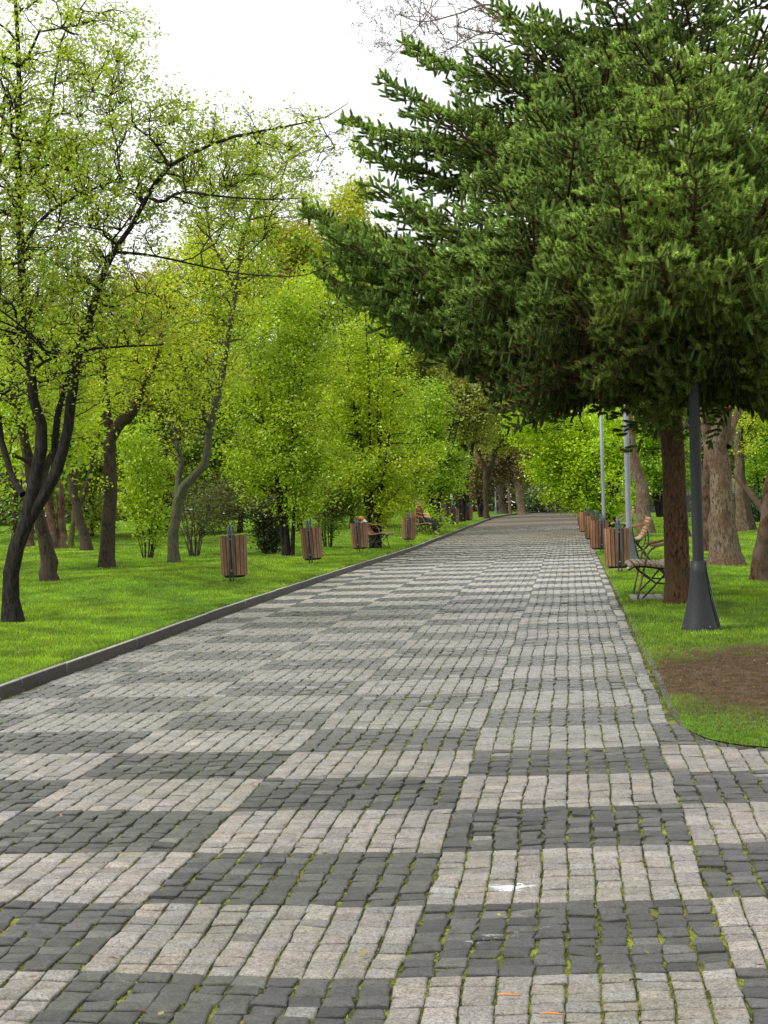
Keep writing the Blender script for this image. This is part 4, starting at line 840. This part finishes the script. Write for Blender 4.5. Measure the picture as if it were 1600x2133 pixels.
for (phi, zt, L) in boughs:
    out = np.array([math.cos(phi), math.sin(phi), 0]); low = zt < 3.6
    back = out[1] > .35
    z0 = zt - L*random.uniform(.02, .10) if not low else zt+.25
    z0 = max(z0, 2.9); a0 = axis(z0)
    sag = L*random.uniform(.06, .12)
    K = 14; u = np.linspace(0, 1, K)
    side = np.array([-out[1], out[0], 0]); bendy = random.uniform(-.12, .12)*L
    P = a0+out*(u*L)[:, None]+UP*((zt-z0)*u - sag*np.sin(u*math.pi)*1.3 + .10*L*np.maximum(u-.75, 0)*1.2)[:, None]+side*(bendy*np.sin(u*math.pi))[:, None]
    P[1:] += rng.normal(0, .012, (K-1, 3))
    r = .010+.012*L*(1-u)**1.1
    V, F = tubes(P[None], r[None], 6); mb.add(V-b, F)
    step = .105 if not back else .17
    m_ = int(L/step)
    for j in range(2, m_+1):
        uu = j/m_; k = uu*(K-1); i0 = min(int(k), K-2); p = P[i0]*(1-(k-i0))+P[i0+1]*(k-i0); tdir = nrm(P[i0+1]-P[i0])
        for sgn in (-1, 1):
            if random.random() < .08 or float(vnoise(p[0]*2.3+p[2]*3.1+11, p[1]*2.3-p[2]*2.7+70)) < (.19 if uu < .7 else 0): continue
            l2 = min((.16+.42*L*(1-uu)**.75*(.35+.65*min(1, uu*3))), 1.05)*random.uniform(.75, 1.15)
            d2 = nrm(tdir*random.uniform(.55, .85)+side*sgn*.85+UP*random.uniform(-.22, .12))
            kk = 5; v = np.linspace(0, 1, kk); dr = random.uniform(.04, .22)*(1.3 if low else 1)
            Q = p+d2*(v*l2)[:, None]-UP*(dr*l2*v**1.7)[:, None]; add_tube(5, Q, np.linspace(.0075, .003, kk))
            ns = max(2, int(l2/(.078 if not back else .10)))
            for q in range(1, ns+1):
                w = q/ns; kq = w*(kk-1); iq = min(int(kq), kk-2); pq = Q[iq]*(1-(kq-iq))+Q[iq+1]*(kq-iq); tq = nrm(Q[iq+1]-Q[iq]); sq = nrm(np.cross(tq, UP))
                for sg in (-1, 1):
                    if random.random() < .12: continue
                    hang = random.random() < (.16 if w < .8 else .05) + (.22 if low else 0)
                    ls = random.uniform(.08, .15)*(1.1-.35*w)
                    if hang:
                        d3 = nrm(tq*.35+sq*sg*.3-UP*random.uniform(.6, 1.3)); ls *= random.uniform(.9, 1.35)
                    else: d3 = nrm(tq*random.uniform(.6, 1.0)+sq*sg*.8+UP*random.uniform(-.05, .5))
                    shoot(pq, d3, ls, random.uniform(.029, .036), (w, uu, hang))
            shoot(Q[-1], nrm(Q[-1]-Q[-2]+UP*.15), random.uniform(.09, .14), .036, (1., uu, False))
    for q in range(4): shoot(P[-1]-nrm(P[-1]-P[-2])*.06*q, nrm(P[-1]-P[-2]+side*random.uniform(-.6, .6)+UP*.15), random.uniform(.10, .15), .037, (1., 1., False))
T5 = np.array(ALLT[5][0]); R5 = np.array(ALLT[5][1]); V, F = tubes(T5, R5, 4); mb.add(V-b, F)
# dead snags on the lower trunk
for k in range(16):
    z = random.uniform(zb+1.6, zb+2.7); a = random.uniform(0, 6.28); a0 = axis(z); l = random.uniform(.25, .9); o_ = np.array([math.cos(a), math.sin(a), random.uniform(-.1, .3)])
    Pq = np.array([a0+o_*l*w+UP*random.gauss(0, .03)*w for w in (0, .25, .5, .75, 1)]); V, F = tubes(Pq[None], np.linspace(.013, .003, 5)[None], 5); mb.add(V-b, F)
mb.build('trunk', M['bark_spruce'], root, smooth=True)
P0 = np.array(shoots_P0); Dd = np.array(shoots_d); Ls = np.array(shoots_L); Rs = np.array(shoots_R); bw = np.array([x[0] for x in shoots_b]); bu = np.array([x[1] for x in shoots_b]); bh = np.array([x[2] for x in shoots_b])
ns = len(P0); print('spruce shoots', ns)
sd = np.cross(Dd, UP+rng.normal(0, .05, (ns, 3))); sd /= np.linalg.norm(sd, axis=1, keepdims=True)+1e-9; nu = np.cross(sd, Dd)
curve = rng.uniform(.02, .22, ns)*np.where(bh, -.3, 1)
vis = (Dd[:, 0]*0+P0[:, 1] < D0+1.2)
# fuzzy cores
K = 5; v = np.linspace(0, 1, K)
axp = P0[:, None]+Dd[:, None]*(v[None]*Ls[:, None])[..., None]+nu[:, None]*(curve[:, None]*Ls[:, None]*v[None]**2)[..., None]
prof = np.array([.20, .36, .44, .45, .25])
cV, cF = tubes(axp, Rs[:, None]*prof[None], 5)
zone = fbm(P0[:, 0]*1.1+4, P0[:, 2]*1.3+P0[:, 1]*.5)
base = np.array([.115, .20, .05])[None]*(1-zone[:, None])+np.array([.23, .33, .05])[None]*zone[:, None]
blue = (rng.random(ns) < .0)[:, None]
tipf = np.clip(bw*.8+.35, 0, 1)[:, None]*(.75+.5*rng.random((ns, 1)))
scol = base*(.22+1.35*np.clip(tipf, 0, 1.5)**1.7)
_ri = np.hypot(P0[:, 0]-b[0], P0[:, 1]-b[1])/np.interp(P0[:, 2], RZ, RR); scol *= (.40+.60*sst((P0[:, 2]-2.75)/1.3))[:, None]*(.45+.55*sst((_ri-.45)/.45))[:, None]  # deep shade under and inside the crown painted into the shoot colour
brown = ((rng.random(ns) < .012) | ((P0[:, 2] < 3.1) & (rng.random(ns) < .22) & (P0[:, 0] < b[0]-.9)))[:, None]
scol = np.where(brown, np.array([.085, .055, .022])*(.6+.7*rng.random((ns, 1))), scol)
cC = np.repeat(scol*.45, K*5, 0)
# needles
NN = 95
nv = np.where(vis, NN, 20); idx = np.repeat(np.arange(ns), nv); m_ = len(idx)
u = rng.random(m_)**.9; th = rng.random(m_)*2*math.pi; 
bp = P0[idx]+Dd[idx]*(u*Ls[idx])[:, None]+nu[idx]*(curve[idx]*Ls[idx]*u**2)[:, None]
rd = sd[idx]*np.cos(th)[:, None]+nu[idx]*(np.sin(th)*.85+.12)[:, None]
nd = nrm_ = rd*.95+Dd[idx]*(.40+.55*u**4)[:, None]; nd /= np.linalg.norm(nd, axis=1, keepdims=True)
nl = Rs[idx]*rng.uniform(.85, 1.25, m_)*1.05; wv = np.cross(nd, Dd[idx]); wv /= np.linalg.norm(wv, axis=1, keepdims=True)+1e-9; wv *= .0019
V = np.stack([bp-wv, bp+wv, bp+nd*nl[:, None]], 1).reshape(-1, 3)
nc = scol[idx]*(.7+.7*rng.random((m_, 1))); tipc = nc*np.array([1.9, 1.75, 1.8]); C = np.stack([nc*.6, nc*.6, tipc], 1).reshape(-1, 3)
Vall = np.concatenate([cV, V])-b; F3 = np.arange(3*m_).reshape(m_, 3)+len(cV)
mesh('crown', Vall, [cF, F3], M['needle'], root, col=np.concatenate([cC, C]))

# ------------------------------------------------------------------ street furniture
def make_bin():
    r = empty('litter_bin'); b = MB(); n = 18
    for i in range(n):
        a = 2*math.pi*i/n; c = random.uniform(.78, 1.15); R1, R2 = .178, .192
        w = 2*math.pi*.185/n*.86
        rot = np.array([[math.cos(a), -math.sin(a), 0], [math.sin(a), math.cos(a), 0], [0, 0, 1]])
        x1, x2 = R1, R2
        V = np.array([[x1, -w/2, .11], [x1+.018, -w/2, .11], [x1+.018, w/2, .11], [x1, w/2, .11], [x2, -w/2*1.06, .72], [x2+.018, -w/2*1.06, .72], [x2+.018, w/2*1.06, .72], [x2, w/2*1.06, .72]])@rot.T
        b.add(V, [[0, 3, 2, 1], [4, 5, 6, 7], [0, 1, 5, 4], [1, 2, 6, 5], [2, 3, 7, 6], [3, 0, 4, 7]], (c, c*random.uniform(.95, 1.02), c))
    b.build('wood_slats', M['wood'], r, usecol=True)
    b = MB(); b.lathe([(0, .075), (.14, .075), (.172, .10), (.176, .14), (.186, .705), (.19, .715), (.18, .715), (.17, .14), (.0, .13)], 28); b.build('metal_drum', M['black'], r, smooth=True)
    b = MB()
    for s_ in (-.026, .026):
        P = [(s_, -.222, -.02), (s_, -.222, .40), (s_, -.222, .78)]+[(s_, -.222+.07*(1-math.cos(t)), .78+.085*math.sin(t)) for t in np.linspace(.3, math.pi, 8)]+[(s_, -.082, .70), (s_, -.082, .60)]
        b.tube(P, .0125, 8)
    b.box((0, -.222, .18), (.05, .02, .035)); b.box((0, -.222, .66), (.05, .02, .035)); b.box((0, -.21, .66), (.035, .04, .02))
    b.build('hoop_post', M['metal'], r, smooth=True)
    return r
BINS = [ # px, py, turn (post direction), tilt x/y, scale, label
 (1291, 1194, 2, (0, 0), 1.0, 'nearest slatted wooden bin on the right, beside the first bench'),
 (1251, 1152, 8, (0, .02), 1.0, 'second slatted bin on the right, partly hidden by the nearest right one'),
 (1236, 1129, 30, (0, 0), 1.0, 'pale sunlit third bin along the right edge'),
 (1221, 1113, 20, (0, 0), 1.0, 'fourth bin along the right edge, showing as a thin sliver'),
 (1217, 1101, 15, (0, 0), 1.0, 'farthest bin visible along the right edge'),
 (487, 1214, -6, (0, -.02), 1.0, 'nearest left bin of brown slats, standing upright in the lawn'),
 (652, 1175, -10, (0, -.06), 1.0, 'left bin tilted toward the left, in front of the tall stooled tree'),
 (751, 1150, -12, (0, -.05), 1.0, 'third left bin, holding litter, in front of the upright hornbeam'),
 (852, 1130, -8, (0, .03), 1.0, 'dark brown fourth left bin under the drooping hornbeam'),
 (911, 1110, 0, (0, .0), 1.0, 'fifth left bin with leaves over its top'),
 (947, 1096, 0, (0, 0), 1.0, 'sixth left bin at the foot of the close dark stems'),
 (977, 1087, 0, (0, 0), 1.0, 'seventh left bin beside the dark leaning stems'),
 (1003, 1077, 0, (0, 0), 1.0, 'farthest left bin near the end of the path'),
]
bin0 = make_bin(); binpos = []
for i, (px, py, tz, tl, s_, lab) in enumerate(BINS):
    p = at(px, py); o = bin0 if i == 0 else copy_tree(bin0)
    p[2] = Gf(p[0], p[1]); p[1] += .2
    o.location = p; o.rotation_euler = (tl[0], tl[1], rad(tz)); o.scale = (s_*1.0,)*3; binpos.append(p)
    tag(o, lab, 'litter bin', 'slatted litter bins along the path')
# litter stuffed in the third left bin
q = binpos[7]; rl = empty('litter', (q[0]-.02, q[1], q[2]+.70)); tag(rl, 'orange and white wrappers heaped in the third left bin', 'litter')
def crumple(r, seed):
    b = MB(); rg = np.random.default_rng(seed); n, k = 10, 7
    V = []
    for i in range(k):
        for j in range(n):
            a = math.pi*i/(k-1); t = 2*math.pi*j/n; rr_ = r*rg.uniform(.65, 1.2); V.append([rr_*math.sin(a)*math.cos(t), rr_*math.sin(a)*math.sin(t), rr_*math.cos(a)*.8])
    b.add(V, [[i*n+j, i*n+(j+1) % n, (i+1)*n+(j+1) % n, (i+1)*n+j] for i in range(k-1) for j in range(n)]); return b
for nm, mt_, off, r_ in (('orange_wrapper', 'orange', (.05, -.03, .12), .08), ('white_bag', 'white', (.11, 0, .04), .09), ('yellow_wrapper', 'yel_cloth', (0, .02, .05), .07)):
    o = crumple(r_, int(r_*1000)).build(nm, M[mt_], rl); o.location = off

def make_bench():
    r = empty('park_bench')      # local: -x is the front, y along the length
    Lb = 1.5
    prof = [(-.30, .395), (-.235, .43), (-.17, .433), (-.105, .43), (-.04, .422), (.025, .412), (.09, .403), (.15, .405), (.205, .43), (.245, .475), (.278, .53), (.305, .59), (.328, .65), (.348, .71), (.368, .77), (.392, .825)]
    b = MB()
    for i in range(len(prof)-1):
        (x0, z0), (x1, z1) = prof[i], prof[i+1]; a = math.atan2(z1-z0, x1-x0); cx, cz = (x0+x1)/2, (z0+z1)/2
        rot = [[math.cos(a), 0, -math.sin(a)], [0, 1, 0], [math.sin(a), 0, math.cos(a)]]
        c = random.uniform(.8, 1.15); b.box((cx, 0, cz), (.052, Lb, .030), rot, (c, c, c))
    b.build('seat_slats', M['bwood'], r, usecol=True)
    for sy in (-1, 1):
        y = sy*(Lb/2-.14); b = MB()
        b.tube([(x, y, z-.03) for x, z in prof], .013, 8)
        b.tube([(-.22, y, .40), (-.12, y, .30), (.02, y, .20), (.14, y, .19), (.30, y, .24), (.34, y, .36), (.33, y, .56)], .011, 8)
        b.build('side_frame', M['black'], r, smooth=True)
        b = MB(); b.tube([(-.20, y, 0), (-.17, y, .15), (-.13, y, .30), (-.10, y, .44), (-.07, y, .54), (-.03, y, .60), (.03, y, .635)], .0125, 8); fl = b.build('front_leg', M['steel'], r, smooth=True)
        b = MB(); b.tube([(-.178, y, .12), (-.155, y, .22), (-.135, y, .30)], .0132, 8); b.build('worn_paint', M['yellow'], fl, smooth=True)
        b = MB(); b.tube([(-.16, y, 0), (.0, y, .16), (.12, y, .29), (.18, y, .39)], .011, 8); b.build('brace', M['black'], r, smooth=True)
        b = MB(); b.tube([(.08, y, .38), (.24, y, .20), (.36, y, 0)], .0125, 8); b.build('rear_leg', M['black'], r, smooth=True)
        b = MB()
        b.tube([(-.02, y, .612), (.05, y, .64), (.16, y, .665), (.26, y, .69), (.335, y, .70)], .011, 6)
        b.box((.13, y, .672), (.34, .05, .022), [[.987, 0, -.16], [0, 1, 0], [.16, 0, .987]]); b.build('armrest', M['bwood'], r, usecol=True)
    b = MB(); b.tube([(.02, -Lb/2+.14, .20), (.02, Lb/2-.14, .20)], .01, 6); b.build('stretcher', M['black'], r)
    return r
bench0 = make_bench()
BE = [(1352, 1250, -6.9, 'nearest bench on the right, wooden slats on bent black metal, partly behind the spruce trunk'),
      (1335, 1168, -6.9, 'second bench on the right, its curved back rising beside the second lamp foot'),
      (1300, 1120, -6.9, 'third bench on the right, a sliver seen between the bins'),
      (790, 1146, 173.1, 'left bench under the upright hornbeam, black frame showing in the leaves'),
      (884, 1118, 173.1, 'far left bench under the drooping hornbeam, with someone sitting on it')]
benchpos = []
for i, (px, py, a, lab) in enumerate(BE):
    p = at(px, py); o = bench0 if i == 0 else copy_tree(bench0)
    p[1] += .55; p[2] = Gf(p[0], p[1]); 
    if i == 1: p[0] -= .12
    if i == 0: p[0] += .13
    o.location = p; o.rotation_euler = (0, 0, rad(a)); benchpos.append(p); tag(o, lab, 'bench', 'wooden slat benches facing the path')

def make_lamp(pale):
    r = empty('street_lamp'); pm = M['pole_pale'] if pale else M['pole']
    b = MB(); b.lathe([(.186, -.04), (.183, .0), (.166, .06), (.140, .16), (.114, .28), (.094, .42), (.080, .55), (.073, .66), (.054, .664)], 32)
    fl = b.build('flared_foot', M['metal'] if pale else M['pole'], r, smooth=True)
    b = MB()      # raised seam and access fin down one side of the foot
    b.add([(.06, -.03, .65), (.06, .03, .65), (.17, .03, -.02), (.17, -.03, -.02), (.098, -.03, .65), (.098, .03, .65), (.205, .03, -.02), (.205, -.03, -.02), (.118, -.03, .34), (.118, .03, .34)], [[4, 5, 1, 0], [4, 8, 9, 5], [8, 7, 6, 9], [0, 3, 7, 8], [1, 9, 6, 2]]); 
    b.build('seam_cover', M['black'], fl)
    for a_ in range(4):
        b = MB(); b.tube([(.16*math.cos(a_*1.57+.6), .16*math.sin(a_*1.57+.6), .03), (.178*math.cos(a_*1.57+.6), .178*math.sin(a_*1.57+.6), .05)], .010, 6); b.build('bolt', M['steel'], fl)
    b = MB(); b.lathe([(.053, .6), (.052, 2.0), (.050, 4.3), (.0, 4.3)], 24); b.build('pole', pm, r, smooth=True)
    b = MB(); b.lathe([(0, 4.3), (.06, 4.3), (.09, 4.36), (.06, 4.42), (.0, 4.43)], 20); b.build('collar', pm, r, smooth=True)
    b = MB(); b.lathe([(.04, 4.42), (.15, 4.48), (.2, 4.6), (.17, 4.75), (.02, 4.8)], 24); b.build('lamp_bowl', M['glassy'], r, smooth=True)
    b = MB(); b.lathe([(.24, 4.78), (.2, 4.83), (0, 4.9)], 24); b.lathe([(0, 4.77), (.24, 4.775)], 24); b.build('cap', pm, r, smooth=True)
    return r
p = at(1459, 1314); lr = make_lamp(False); lr.location = (p[0], p[1]+.0, Gf(p[0], p[1])); lr.rotation_euler = (0, 0, rad(-15))
tag(lr, 'near black street lamp with a flared foot in front of the spruce trunk', 'street lamp', 'street lamps along the right side')
l2 = make_lamp(True); p = at(1312, 1170); l2.location = (p[0], p[1], Gf(p[0], p[1])); l2.rotation_euler = (0, 0, rad(-15)); tag(l2, 'grey street lamp behind the nearest right bin', 'street lamp', 'street lamps along the right side')
l3 = copy_tree(l2); p = at(1259, 1118); l3.location = (p[0], p[1], Gf(p[0], p[1])); tag(l3, 'thin grey street lamp farther off, left of the other two poles', 'street lamp', 'street lamps along the right side')
l4 = copy_tree(l2); p = pt(1033, 1062, 90.); l4.location = (p[0], p[1], Gf(p[0], p[1])); tag(l4, 'tiny pale lamp post at the far end of the path', 'street lamp', 'street lamps along the right side')
l4['group'] = 'lamps at the far end'; l4.scale = (.8, .8, .75)

# twigs lying on the setts
for i, (px, py, dx, dy, l_, mt_, lab) in enumerate([(1062, 2084, .035, -.006, .034, 'orange', 'orange twig lying on the pale setts at the bottom, upper left one'), (1150, 2124, .033, -.006, .032, 'orange', 'orange twig at the very bottom of the path, lower right one'), (1325, 2052, .02, 0, .02, 'twig', 'short dark brown twig on the pale setts near the bottom')]):
    p = at(px, py); z = float(gz(p[1]))+.012; b = MB(); b.tube([(-dx, -dy, .002), (-dx*.3, .001, .004), (dx*.4, dy*.4, .003), (dx, dy, .001)], [.0025, .0035, .0032, .0015], 6)
    o = b.build('twig', M[mt_], smooth=True); o.location = (p[0], p[1], z); tag(o, lab, 'twig')

# a dark rubbish container at the very end, small signs, walls and the house glimpsed through the trees
def placeD(px, D):
    p = pt(px, 1066, D); p[2] = Gf(p[0], p[1]); return p
p = placeD(1158, 96.); r = empty('container', p); b = MB(); b.box((0, 0, .62), (1.5, .9, .95)); b.build('body', M['black'], r); b = MB(); b.box((0, 0, 1.14), (1.56, .96, .08)); b.box((0, -.3, 1.19), (1.3, .08, .03)); b.build('lid', M['metal'], r)
for wx in (-.6, .6):
    for wy in (-.4, .4): b = MB(); b.tube([(wx, wy-.03, .08), (wx, wy+.03, .08)], .08, 10); b.build('wheel', M['black'], r)
tag(r, 'small black container beside the bush at the end of the path', 'container')
def sign(px, py, D, w, h, lab):
    p = placeD(px, D); zc = pt(px, py, D)[2]-p[2]; r = empty('sign_post', p)
    b = MB(); b.tube([(0, 0, -.05), (0, 0, zc+h/2)], .025, 8); b.build('post', M['metal'], r); b = MB(); b.box((0, -.035, zc), (w, .02, h)); b.build('sign_plate', M['white'], r); tag(r, lab, 'sign')
sign(915, 1052, 66., .17, .26, 'small cream sign showing left of the far left bins')
sign(941, 1034, 70., .10, .24, 'narrow white sign beside the close dark stems')
# stone wall with iron railing
p = placeD(1380, 86.); rot = rad(-4); r = empty('garden_wall', p, rot); tag(r, 'pinkish stone garden wall with ornate railing, seen behind the spruce trunk', 'wall')
b = MB(); b.box((0, 0, .45), (9, .35, .9)); b.build('plinth', M['black'], r); b = MB(); b.box((0, .12, 1.35), (9, .25, .9)); b.box((-.2, .12, 2.0), (2.2, .25, .4)); b.build('stone_panel', M['stonewall'], r)
b = MB()
for k in range(60): x = -4.4+k*.15; b.tube([(x, -.1, .9), (x, -.1, 1.75)], .014, 4, cap=False)
for z in (.95, 1.7): b.tube([(-4.5, -.1, z), (4.5, -.1, z)], .022, 4)
for k in range(15):
    x = -4.2+k*.6; b.tube([(x+.2*math.cos(t), -.1, 1.33+.2*math.sin(t)) for t in np.linspace(0, 2*math.pi, 12)], .014, 4, cap=False)
b.build('iron_railing', M['black'], r)
# pale house glimpsed
p = placeD(255, 120.); r = empty('apartment_house', p, rad(10)); tag(r, 'pale apartment house barely showing through the trees at upper left', 'house')
b = MB(); b.box((0, 0, 6.5), (9, 8, 13)); b.build('wall', M['plaster'], r)
for fz in (3, 6, 9, 11.6):
    for fx in (-3, -1, 1, 3):
        b = MB(); b.box((fx, -4.03, fz), (1.2, .08, 1.4)); w = b.build('window', M['window'], r)
        b = MB(); b.box((fx, -4.10, fz-.75), (1.4, .1, .1)); b.build('sill', M['white'], w)
b = MB(); V = [(-4.8, -4.4, 13), (4.8, -4.4, 13), (4.8, 4.4, 13), (-4.8, 4.4, 13), (-4.8, 0, 14.4), (4.8, 0, 14.4)]; b.add2(V, [[0, 1, 5, 4], [2, 3, 4, 5], [3, 2, 1, 0]], [[0, 4, 3], [1, 2, 5]]); b.build('roof', M['rooftile'], r)

# ------------------------------------------------------------------ someone seated on the far left bench
def skin_body(name, joints, edges, mt_, parent):
    me = bpy.data.meshes.new(name); me.from_pydata([j[0] for j in joints], edges, []); o = bpy.data.objects.new(name, me); COL.objects.link(o); o.parent = parent
    md = o.modifiers.new('Skin', 'SKIN'); 
    for i, j in enumerate(joints):
        sv = me.skin_vertices[0].data[i] if len(me.skin_vertices) else None
        if sv: sv.radius = (j[1], j[1]); sv.use_root = (i == 0)
    s_ = o.modifiers.new('Sub', 'SUBSURF'); s_.levels = 2; s_.render_levels = 2; me.materials.append(mt_); return o
q = benchpos[4]; pr = empty('person', (q[0], q[1], q[2]), rad(173.1)); tag(pr, 'person in a dark red top seated on the far left bench behind the leaves', 'person')
# local: -x forward
J = [((.10, 0, .52), .13), ((.12, 0, .70), .12), ((.15, 0, .90), .13), ((.15, 0, 1.02), .055), ((.13, 0, 1.10), .06), ((.11, 0, 1.18), .095), ((.11, 0, 1.26), .08),
     ((.14, .19, .95), .05), ((.10, .25, .72), .042), ((-.10, .18, .62), .032), ((-.18, .14, .60), .03),
     ((.14, -.19, .95), .05), ((.10, -.25, .72), .042), ((-.10, -.18, .62), .032), ((-.18, -.14, .60), .03),
     ((.02, .10, .50), .085), ((-.34, .12, .50), .06), ((-.38, .12, .10), .04), ((-.50, .12, .05), .035),
     ((.02, -.10, .50), .085), ((-.34, -.12, .50), .06), ((-.38, -.12, .10), .04), ((-.50, -.12, .05), .035)]
Ed = [(0, 1), (1, 2), (2, 3), (3, 4), (4, 5), (5, 6), (2, 7), (7, 8), (8, 9), (9, 10), (2, 11), (11, 12), (12, 13), (13, 14), (0, 15), (15, 16), (16, 17), (17, 18), (0, 19), (19, 20), (20, 21), (21, 22)]
bpy.context.view_layer.update()
def skinned(name, joints, edges, mt_, parent):
    me = bpy.data.meshes.new(name); me.from_pydata([j[0] for j in joints], edges, []); o = bpy.data.objects.new(name, me); COL.objects.link(o); o.parent = parent
    bpy.context.view_layer.objects.active = o
    o.modifiers.new('Skin', 'SKIN')
    if not len(me.skin_vertices):
        try:
            with bpy.context.temp_override(object=o, active_object=o, mesh=me): bpy.ops.mesh.customdata_skin_add()
        except Exception as ex: print('skin', ex)
    if len(me.skin_vertices):
        for i, j in enumerate(joints): sv = me.skin_vertices[0].data[i]; sv.radius = (j[1], j[1]); sv.use_root = (i == 0)
    s_ = o.modifiers.new('Sub', 'SUBSURF'); s_.levels = 1; s_.render_levels = 2; me.materials.append(mt_); return o
skinned('body', J, Ed, M['skin'], pr)
JC = [((.10, 0, .54), .145), ((.12, 0, .70), .135), ((.15, 0, .90), .145), ((.15, 0, .99), .07), ((.14, .19, .95), .062), ((.10, .25, .72), .055), ((-.06, .19, .63), .042), ((.14, -.19, .95), .062), ((.10, -.25, .72), .055), ((-.06, -.19, .63), .042)]
skinned('jacket', JC, [(0, 1), (1, 2), (2, 3), (2, 4), (4, 5), (5, 6), (2, 7), (7, 8), (8, 9)], M['maroon'], pr)
JT = [((.08, 0, .50), .14), ((.02, .10, .50), .098), ((-.34, .12, .50), .072), ((-.38, .12, .14), .05), ((.02, -.10, .50), .098), ((-.34, -.12, .50), .072), ((-.38, -.12, .14), .05)]
skinned('trousers', JT, [(0, 1), (1, 2), (2, 3), (0, 4), (4, 5), (5, 6)], M['jeans'], pr)
b = MB(); b.lathe([(.0, .13), (.05, .12), (.09, .06), (.1, 0), (.095, -.05)], 14, (.135, 0, 1.21)); b.build('hair', M['hair'], pr, smooth=True)
bg = empty('bag', (q[0]+.1, q[1]+.42, q[2]+.43)); tag(bg, 'yellow bag standing on the far left bench next to the person', 'bag')
b = MB(); b.lathe([(0, 0), (.13, .0), (.15, .08), (.13, .26), (.08, .32), (0, .33)], 12); b.build('bag_body', M['yel_cloth'], bg, smooth=True); b = MB(); b.tube([(.06*math.cos(t), 0, .32+.12*math.sin(t)) for t in np.linspace(0, math.pi, 8)], .01, 6); b.build('handle', M['yel_cloth'], bg)

# ------------------------------------------------------------------ light, sky, camera
SUN_EL, SUN_AZ = rad(46), rad(-112)     # sun behind the trees on the left (azimuth from +Y toward -X)
sd_ = Vector((math.sin(SUN_AZ)*math.cos(SUN_EL), math.cos(SUN_AZ)*math.cos(SUN_EL), math.sin(SUN_EL)))
lt = bpy.data.lights.new('sun', 'SUN'); lt.energy = 3.2; lt.angle = rad(12); lt.color = (1., .965, .9)
lo = bpy.data.objects.new('sun', lt); COL.objects.link(lo); lo.rotation_euler = sd_.to_track_quat('Z', 'Y').to_euler(); lo.location = (0, 0, 30)
w = bpy.data.worlds.new('World'); sc.world = w; w.use_nodes = True; nt = w.node_tree; nt.nodes.clear()
out = nt.nodes.new('ShaderNodeOutputWorld'); bgn = nt.nodes.new('ShaderNodeBackground'); sky = nt.nodes.new('ShaderNodeTexSky'); sky.sky_type = 'NISHITA'; sky.sun_disc = False; sky.sun_elevation = SUN_EL; sky.sun_rotation = SUN_AZ; sky.dust_density = 3.; sky.air_density = 1.; sky.ozone_density = 1.
tc = nt.nodes.new('ShaderNodeTexCoord'); nz = N(nt, 'ShaderNodeTexNoise', Scale=2.2, Detail=5., Roughness=.55); nt.links.new(tc.outputs['Generated'], nz.inputs['Vector'])
cloud = ramp(nt, nz.outputs['Fac'], [(.36, (.72, .72, .72)), (.55, (.94, .94, .94))])
ccol = mix(nt, 0., (11.5, 11.6, 11.9), (11.5, 11.6, 11.9))
fin = mix(nt, cloud, sky.outputs[0], (11.2, 11.3, 11.5)); nt.links.new(fin, bgn.inputs[0]); bgn.inputs[1].default_value = .14
nt.links.new(bgn.outputs[0], out.inputs[0])
cam = bpy.data.cameras.new('camera'); co = bpy.data.objects.new('camera', cam); COL.objects.link(co); sc.camera = co
cam.sensor_fit = 'HORIZONTAL'; cam.sensor_width = 36; cam.lens = 36*FPX/1600; cam.clip_end = 5000; cam.clip_start = .05
mw = Matrix.Identity(4)
for i in range(3): mw[i][0] = CR[i]; mw[i][1] = CU[i]; mw[i][2] = -_F[i]
mw[2][3] = EYE; co.matrix_world = mw
sc.view_settings.view_transform = 'Standard'; sc.view_settings.look = 'None'; sc.view_settings.exposure = 0
sc.render.engine = 'CYCLES'; sc.cycles.max_bounces = 8; sc.cycles.diffuse_bounces = 4; sc.cycles.transmission_bounces = 4; sc.cycles.use_denoising = True
sc.render.resolution_x = 768; sc.render.resolution_y = 1024
